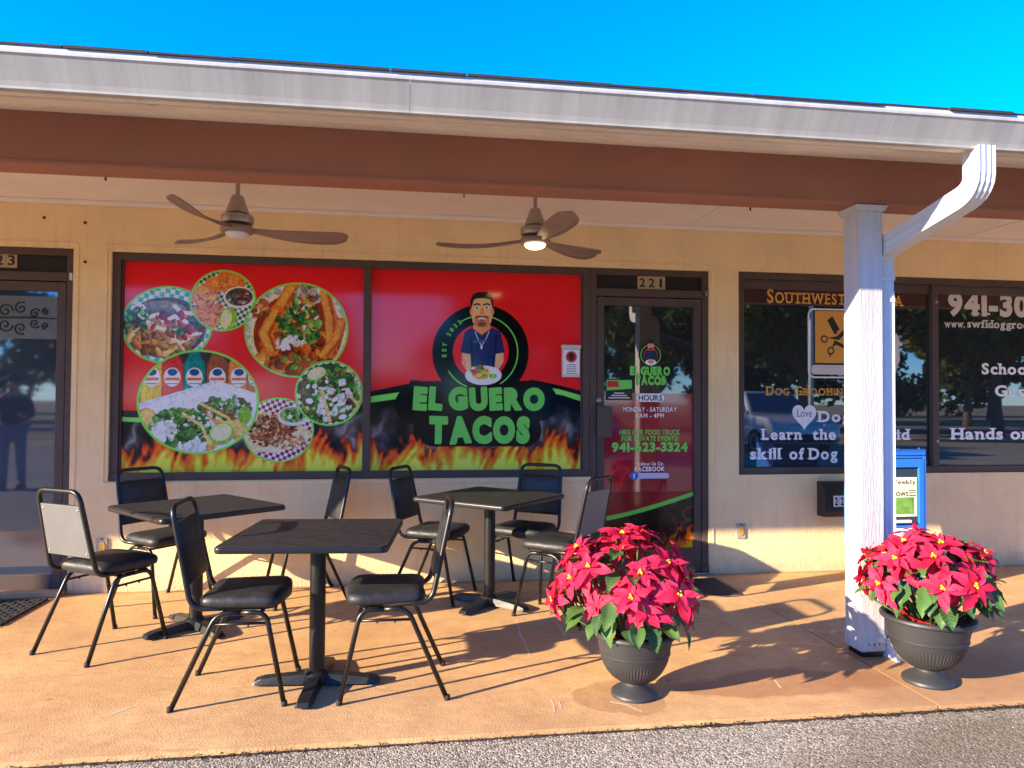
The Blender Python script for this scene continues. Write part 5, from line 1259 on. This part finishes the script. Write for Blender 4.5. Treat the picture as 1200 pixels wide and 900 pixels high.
# flyer holder on the logo window
a, b = un(659,404,Y=.03), un(680,442,Y=.03)
fl = empty('flyer_holder', (.5*(a[0]+b[0]), PRY-.002, b[2]), 0, 'white flyer holder stuck to the logo print beside door 221', 'flyer holder')
w, h = (b[0]-a[0])/2, a[2]-b[2]
MB().box(-w, w, -.026, -.002, 0, h*.88).box(-w-.004, w+.004, -.034, -.002, h*.88, h).build('box', M['white'], fl, bevel=.004)
MB().flat([(-w*.86,.02),(w*.86,.02),(w*.86,h*.84),(-w*.86,h*.84)], -.0268).build('flyer', M['letter_white'], fl, normals=False)
MB().flat(ellipse(0, h*.63, w*.62, w*.62, 24), -.0274).build('flyer_badge', M['redprint'], fl, normals=False)
MB().flat(ellipse(0, h*.64, w*.34, w*.44, 16), -.028).build('badge_figure', M['ink'], fl, normals=False)
g = MB()
for k in range(6): g.flat([(-w*(.6-.05*(k % 3)),h*(.1+.055*k)),(w*(.6-.05*(k % 3)),h*(.1+.055*k)),(w*(.6-.05*(k % 3)),h*(.12+.055*k)),(-w*(.6-.05*(k % 3)),h*(.12+.055*k))], -.0274)
g.build('flyer_lines', M['backplate'], fl, normals=False)
# door mats
def doormat(cx, cy, wx, wy, lab, tread):
    t = empty('door_mat', (cx, cy, .0), 0, lab, 'door mat')
    MB().box(-wx/2, wx/2, -wy/2, wy/2, .001, .009).build('mat_base', M['mat'], t, bevel=.003)
    if tread:
        nx, ny = int(wx/.045), int(wy/.045); g = MB()
        me = None
        for i in range(nx):
            for j in range(ny):
                x = -wx/2+.04+i*(wx-.08)/(nx-1); y = -wy/2+.04+j*(wy-.08)/(ny-1); dx, dy = (.016, .006) if (i+j) % 2 else (.006, .016)
                g.box(x-dx, x+dx, y-dy, y+dy, .009, .014)
        o = g.build('tread_blocks', M['mat'], t); o['kind'] = 'stuff'
        for s in (-1, 1):
            MB().box(-wx/2+.004, wx/2-.004, s*(wy/2-.012)-.008, s*(wy/2-.012)+.008, .009, .014).build('border', M['mat'], t); MB().box(s*(wx/2-.012)-.008, s*(wx/2-.012)+.008, -wy/2+.02, wy/2-.02, .009, .014).build('border', M['mat'], t)
    return t
doormat(-2.83, -.44, .92, .58, 'black ribbed rubber mat in front of door 223', True)
doormat(1.90, -.375, .88, .46, 'flat black mat on the walkway in front of door 221', False)

# ------------------------------------------------------------------ across the lot: seen in the glass
def leaf_cloud(name, seed, blobs, n, size):
    r = np.random.default_rng(seed); k = len(blobs); B = np.array(blobs)
    idx = r.integers(0, k, n); d = r.normal(size=(n, 3)); d /= np.linalg.norm(d, axis=1)[:, None]; q = r.random(n)**.45
    P = B[idx, :3]+d*q[:, None]*B[idx, 3:4]*np.array([1, 1, .75])
    a = r.normal(size=(n, 3)); a /= np.linalg.norm(a, axis=1)[:, None]; b = np.cross(a, r.normal(size=(n, 3))); b /= np.linalg.norm(b, axis=1)[:, None]
    s = size*r.uniform(.6, 1.3, n)[:, None]
    V = np.stack([P-a*s, P+b*s*.5, P+a*s, P-b*s*.5], 1).reshape(-1, 3)
    me = bpy.data.meshes.new(name); me.from_pydata(V.tolist(), [], [(4*i, 4*i+1, 4*i+2, 4*i+3) for i in range(n)]); me.materials.append(M['treeleaf']); return me
tr = random.Random(21); TR = []
for v in range(3):
    bl = []; H = (8.5, 10, 7)[v]
    for i in range(22):
        a = tr.uniform(0, 6.28); q = tr.uniform(.3, 1)*H*.42; bl.append((q*math.cos(a), q*math.sin(a), H*tr.uniform(.42, .98), H*tr.uniform(.11, .2)))
    TR.append((leaf_cloud('crown', 30+v, bl, 15000, .26), bl, H))
def tree(x, y, v, rz, lab, sc=1.0):
    t = empty('oak_tree', (x, y, GZ-.01), rz, lab, 'tree', 'trees across the parking lot'); t.scale = (sc, sc, sc)
    me, bl, H = TR[v]; g = MB(); g.tube([(0,0,0),(.05,.03,H*.12),(0,.08,H*.32),(.1,.1,H*.55)], [.30,.22,.19,.10], 10); g.build('trunk', M['bark'], t, smooth=True)
    g = MB()
    for b in bl[:9]: g.tube([(0,.08,H*.30),(b[0]*.45,b[1]*.45,H*.30+(b[2]-H*.3)*.6),b[:3]], [.11,.07,.02], 6)
    g.build('limbs', M['bark'], t, smooth=True); link('crown', me, t)
trees = [(-31,-44,2,'low oak far off beyond the others, reflected in door 223 beside the cap'),(9,-50,0,'distant oak beyond the road, reflected between door 221 and the groomer window'),(24,-47,2,'distant low oak beyond the road, reflected behind the broad oaks'),(33,-50,1,'distant broad oak beyond the road, reflected at the mullion of the groomer window'),(47,-47,1,'farthest broad oak along the road, reflected at the groomer web address'),(56,-40,0,'oak at the far end of the road, reflected beyond the groomer lettering'),(-24,-35,0,'tall oak far across the road, reflected beside the person in door 223'),(-17,-23,1,'broad oak at the lawn edge, reflected in the glass of door 223'),(-7,-38,2,'low round oak across the road, reflected behind the logo print'),(6,-34,0,'oak across the road, reflected in the glass of door 221'),(12,-21,1,'broad oak behind the parked silver car, reflected in the groomer window'),(19,-27,0,'oak reflected left of the groomer window mullion'),(25,-22,1,'broad oak reflected right of the groomer window mullion'),(33,-33,2,'low round oak by the road, reflected beyond the groomer window mullion'),(42,-34,0,'tall oak far along the road, reflected at the groomer phone number'),(16,-44,1,'distant broad oak behind the others, reflected low in the groomer window')]
for i, (x, y, v, lab) in enumerate(trees): tree(x, y, v, i*1.3, lab, tr.uniform(.9, 1.15))
wl = []
for i in range(70): wl.append((-95+i*3.2+tr.uniform(-1, 1), -66+tr.uniform(-4, 4), tr.uniform(1.5, 6.5), tr.uniform(2.6, 4.2)))
tag(link('far_wood', leaf_cloud('far_wood', 77, wl, 26000, .5)), 'dense belt of trees along the far side of the field, reflected in the glass', 'woodland', kind='stuff')
lp = empty('light_pole', (13.2,-16.6,GZ), 0, 'slim pale light pole at the back of the parking lot, reflected in the groomer window', 'light pole')
MB().tube([(0,0,0),(0,0,7.5)], [.09,.06], 12).build('pole', M['white'], lp, smooth=True); MB().lathe([(.2,0),(.2,.35),(.11,.4)], 16).build('footing', M['road'], lp); MB().box(-.12,.12,0,.9,7.4,7.52).build('lamp_head', M['steel'], lp, bevel=.02)

def car(loc, rz, paint, lab):
    t = empty('parked_car', loc, rz, lab, 'car'); W = .92
    low = [(-2.35,.38),(-2.38,.62),(-2.30,.98),(-1.0,1.06),(1.0,1.06),(2.05,.98),(2.30,.82),(2.36,.45),(2.2,.30),(-2.2,.30)]
    MB().prism(low, -W, W, 'y').build('body', M[paint], t, bevel=.06, seg=3, smooth=40)
    g = MB(); up = [(-2.15,1.03),(-1.85,1.66),(.35,1.68),(1.05,1.05)]; ins = [(.88),(.70),(.70),(.88)]
    g.add([(x, -w, z) for (x, z), w in zip(up, ins)]+[(x, w, z) for (x, z), w in zip(up, ins)], [(0,1,2,3),(7,6,5,4),(0,4,5,1),(1,5,6,2),(2,6,7,3),(3,7,4,0)])
    g.build('cabin', M[paint], t, bevel=.05, seg=3, smooth=40)
    for s in (-1, 1):
        def sp(x, z): return (x, s*(.885-.18*(z-1.05)/.62+.006), z)
        for pts in (((-1.98,1.12),(-1.72,1.56),(-1.0,1.58),(-1.0,1.12)), ((-.92,1.12),(-.92,1.58),(-.22,1.58),(-.22,1.12)), ((-.14,1.12),(-.14,1.58),(.30,1.58),(.82,1.12))):
            MB().add([sp(*p) for p in pts], [(0,1,2,3)]).build('side_window', M['glass'], t, normals=False)
        for x in (-1.45, 1.45):
            wh = empty('wheel', (x, s*.86, .34), 0, parent=t); wh.rotation_euler = (R(90), 0, 0)
            MB().lathe([(.20,-.11),(.33,-.11),(.345,-.08),(.345,.08),(.33,.11),(.20,.11)], 28).build('tyre', M['tyre'], wh, smooth=40); MB().lathe([(.0,-.10),(.205,-.112),(.205,.112),(0,.10)], 20).build('rim', M['steel'], wh, smooth=30)
        MB().box(2.24, 2.345, s*.62-.16, s*.62+.16, .70, .82).build('headlight', M['lamp_glass'], t, bevel=.02); MB().box(-2.40, -2.30, s*.76-.1, s*.76+.1, .72, .98).build('tail_light', M['tail'], t, bevel=.02)
        MB().box(.78, .90, s*1.0-.08, s*1.0+.08, 1.06, 1.17).build('mirror', M[paint], t, bevel=.03)
        MB().box(-.75, -.6, s*.93-.015, s*.93+.015, .92, .945).build('door_handle', M['steel'], t)
    MB().add([(1.035,-.80,1.12),(.40,-.66,1.62),(.40,.66,1.62),(1.035,.80,1.12)], [(0,1,2,3)]).build('windscreen', M['glass'], t, normals=False).location.x = .03
    MB().add([(-2.10,-.78,1.14),(-1.89,-.66,1.58),(-1.89,.66,1.58),(-2.10,.78,1.14)], [(0,1,2,3)]).build('rear_window', M['glass'], t, normals=False).location.x = -.03
    MB().box(2.30, 2.39, -.75, .75, .38, .58).build('front_bumper', M['tyre'], t, bevel=.03); MB().box(-2.43, -2.33, -.8, .8, .38, .58).build('rear_bumper', M['tyre'], t, bevel=.03)
    return t
car((9.9,-13.6,GZ), R(90), 'suv', 'silver car parked nose in at the back of the lot, reflected in the groomer window')
car((4.4,-14.2,GZ), R(90), 'darkcar', 'dark blue car parked nose in at the back of the lot, reflected in door 221')

# a person standing in the lot, seen only as a reflection in door 223
def skin_mesh(name, verts, edges, radii, root, m, parent, sub=2):
    me = bpy.data.meshes.new(name); me.from_pydata(verts, edges, []); o = link(name, me)
    sk = o.modifiers.new('skin', 'SKIN'); sk.use_smooth_shade = True
    for i, rr_ in enumerate(radii): me.skin_vertices[0].data[i].radius = (rr_, rr_*.85) if not isinstance(rr_, tuple) else rr_
    me.skin_vertices[0].data[root].use_root = True
    o.modifiers.new('sub', 'SUBSURF').levels = sub; o.modifiers['sub'].render_levels = sub
    dg = bpy.context.evaluated_depsgraph_get(); dg.update(); nm = bpy.data.meshes.new_from_object(o.evaluated_get(dg)); bpy.data.objects.remove(o)
    nm.name = name; nm.materials.clear(); nm.materials.append(m); nm.shade_smooth(); return link(name, nm, parent)
pe = empty('person', (-5.90,-6.35,GZ), R(75), 'person in black cap, black hoodie and faded jeans, reflected in door 223', 'person')
V = [(0,0,.92),(0,0,1.10),(0,0,1.28),(0,0,1.40),(.01,0,1.47),(.02,0,1.58),(.025,0,1.66),
     (0,.10,.88),(.02,.11,.50),(-.01,.12,.09),(.12,.13,.045),(0,-.10,.88),(.02,-.11,.50),(-.01,-.12,.09),(.12,-.13,.045),
     (0,.17,1.37),(.02,.25,1.12),(.20,.16,1.10),(.27,.10,1.16),(0,-.17,1.37),(.02,-.25,1.12),(.20,-.16,1.10),(.27,-.10,1.16)]
E_ = [(0,1),(1,2),(2,3),(3,4),(4,5),(5,6),(0,7),(7,8),(8,9),(9,10),(0,11),(11,12),(12,13),(13,14),(3,15),(15,16),(16,17),(17,18),(3,19),(19,20),(20,21),(21,22)]
RD = [(.13,.16),(.14,.17),(.14,.18),(.10,.13),.055,.085,.07,.095,.068,.048,.04,.095,.068,.048,.04,.07,.055,.042,.03,.07,.055,.042,.03]
body = skin_mesh('body', V, E_, RD, 0, M['skin'], pe)
skin_mesh('hoodie', [(0,0,.90),(0,0,1.10),(0,0,1.28),(0,0,1.40),(0,.17,1.37),(.02,.25,1.12),(.18,.17,1.10),(0,-.17,1.37),(.02,-.25,1.12),(.18,-.17,1.10)], [(0,1),(1,2),(2,3),(3,4),(4,5),(5,6),(3,7),(7,8),(8,9)], [(.155,.185),(.16,.195),(.16,.20),(.115,.15),.088,.072,.056,.088,.072,.056], 0, M['hoodie'], pe)
skin_mesh('jeans', [(0,0,.93),(0,.10,.86),(.02,.11,.50),(-.01,.12,.08),(0,-.10,.86),(.02,-.11,.50),(-.01,-.12,.08)], [(0,1),(1,2),(2,3),(0,4),(4,5),(5,6)], [(.145,.17),.112,.086,.075,.112,.086,.075], 0, M['jeans'], pe)
for s in (-1, 1): MB().prism([(-.09,0),(.19,0),(.20,.04),(.08,.10),(-.08,.11)], s*.125-.045, s*.125+.045, 'y').build('shoe', M['hoodie'], pe, bevel=.02, smooth=40)
cp = MB().lathe([(.098,1.63),(.100,1.67),(.085,1.72),(.05,1.75),(0,1.757)], 24, o=(.02,0,0)).build('cap', M['hoodie'], pe, smooth=True)
MB().prism([(.08,-.075),(.17,-.055),(.20,0),(.17,.055),(.08,.075)], 1.628, 1.638, 'z').build('cap_peak', M['hoodie'], cp, bevel=.003)
MB().prism([(.115,1.545),(.145,1.535),(.115,1.575)], -.012, .012, 'y').build('nose', M['skin'], pe, bevel=.004)
for s in (-1, 1):
    MB().lathe([(0,-.008),(.009,0),(0,.008)], 8, o=(.098,s*.032,1.59)).build('eye', M['ink'], pe); MB().lathe([(0,-.03),(.013,-.01),(.014,.012),(0,.03)], 8, o=(.02,s*.086,1.575)).build('ear', M['skin'], pe)
MB().box(.094,.104,-.025,.025,1.508,1.516).build('mouth', M['redprint'], pe, bevel=.002)
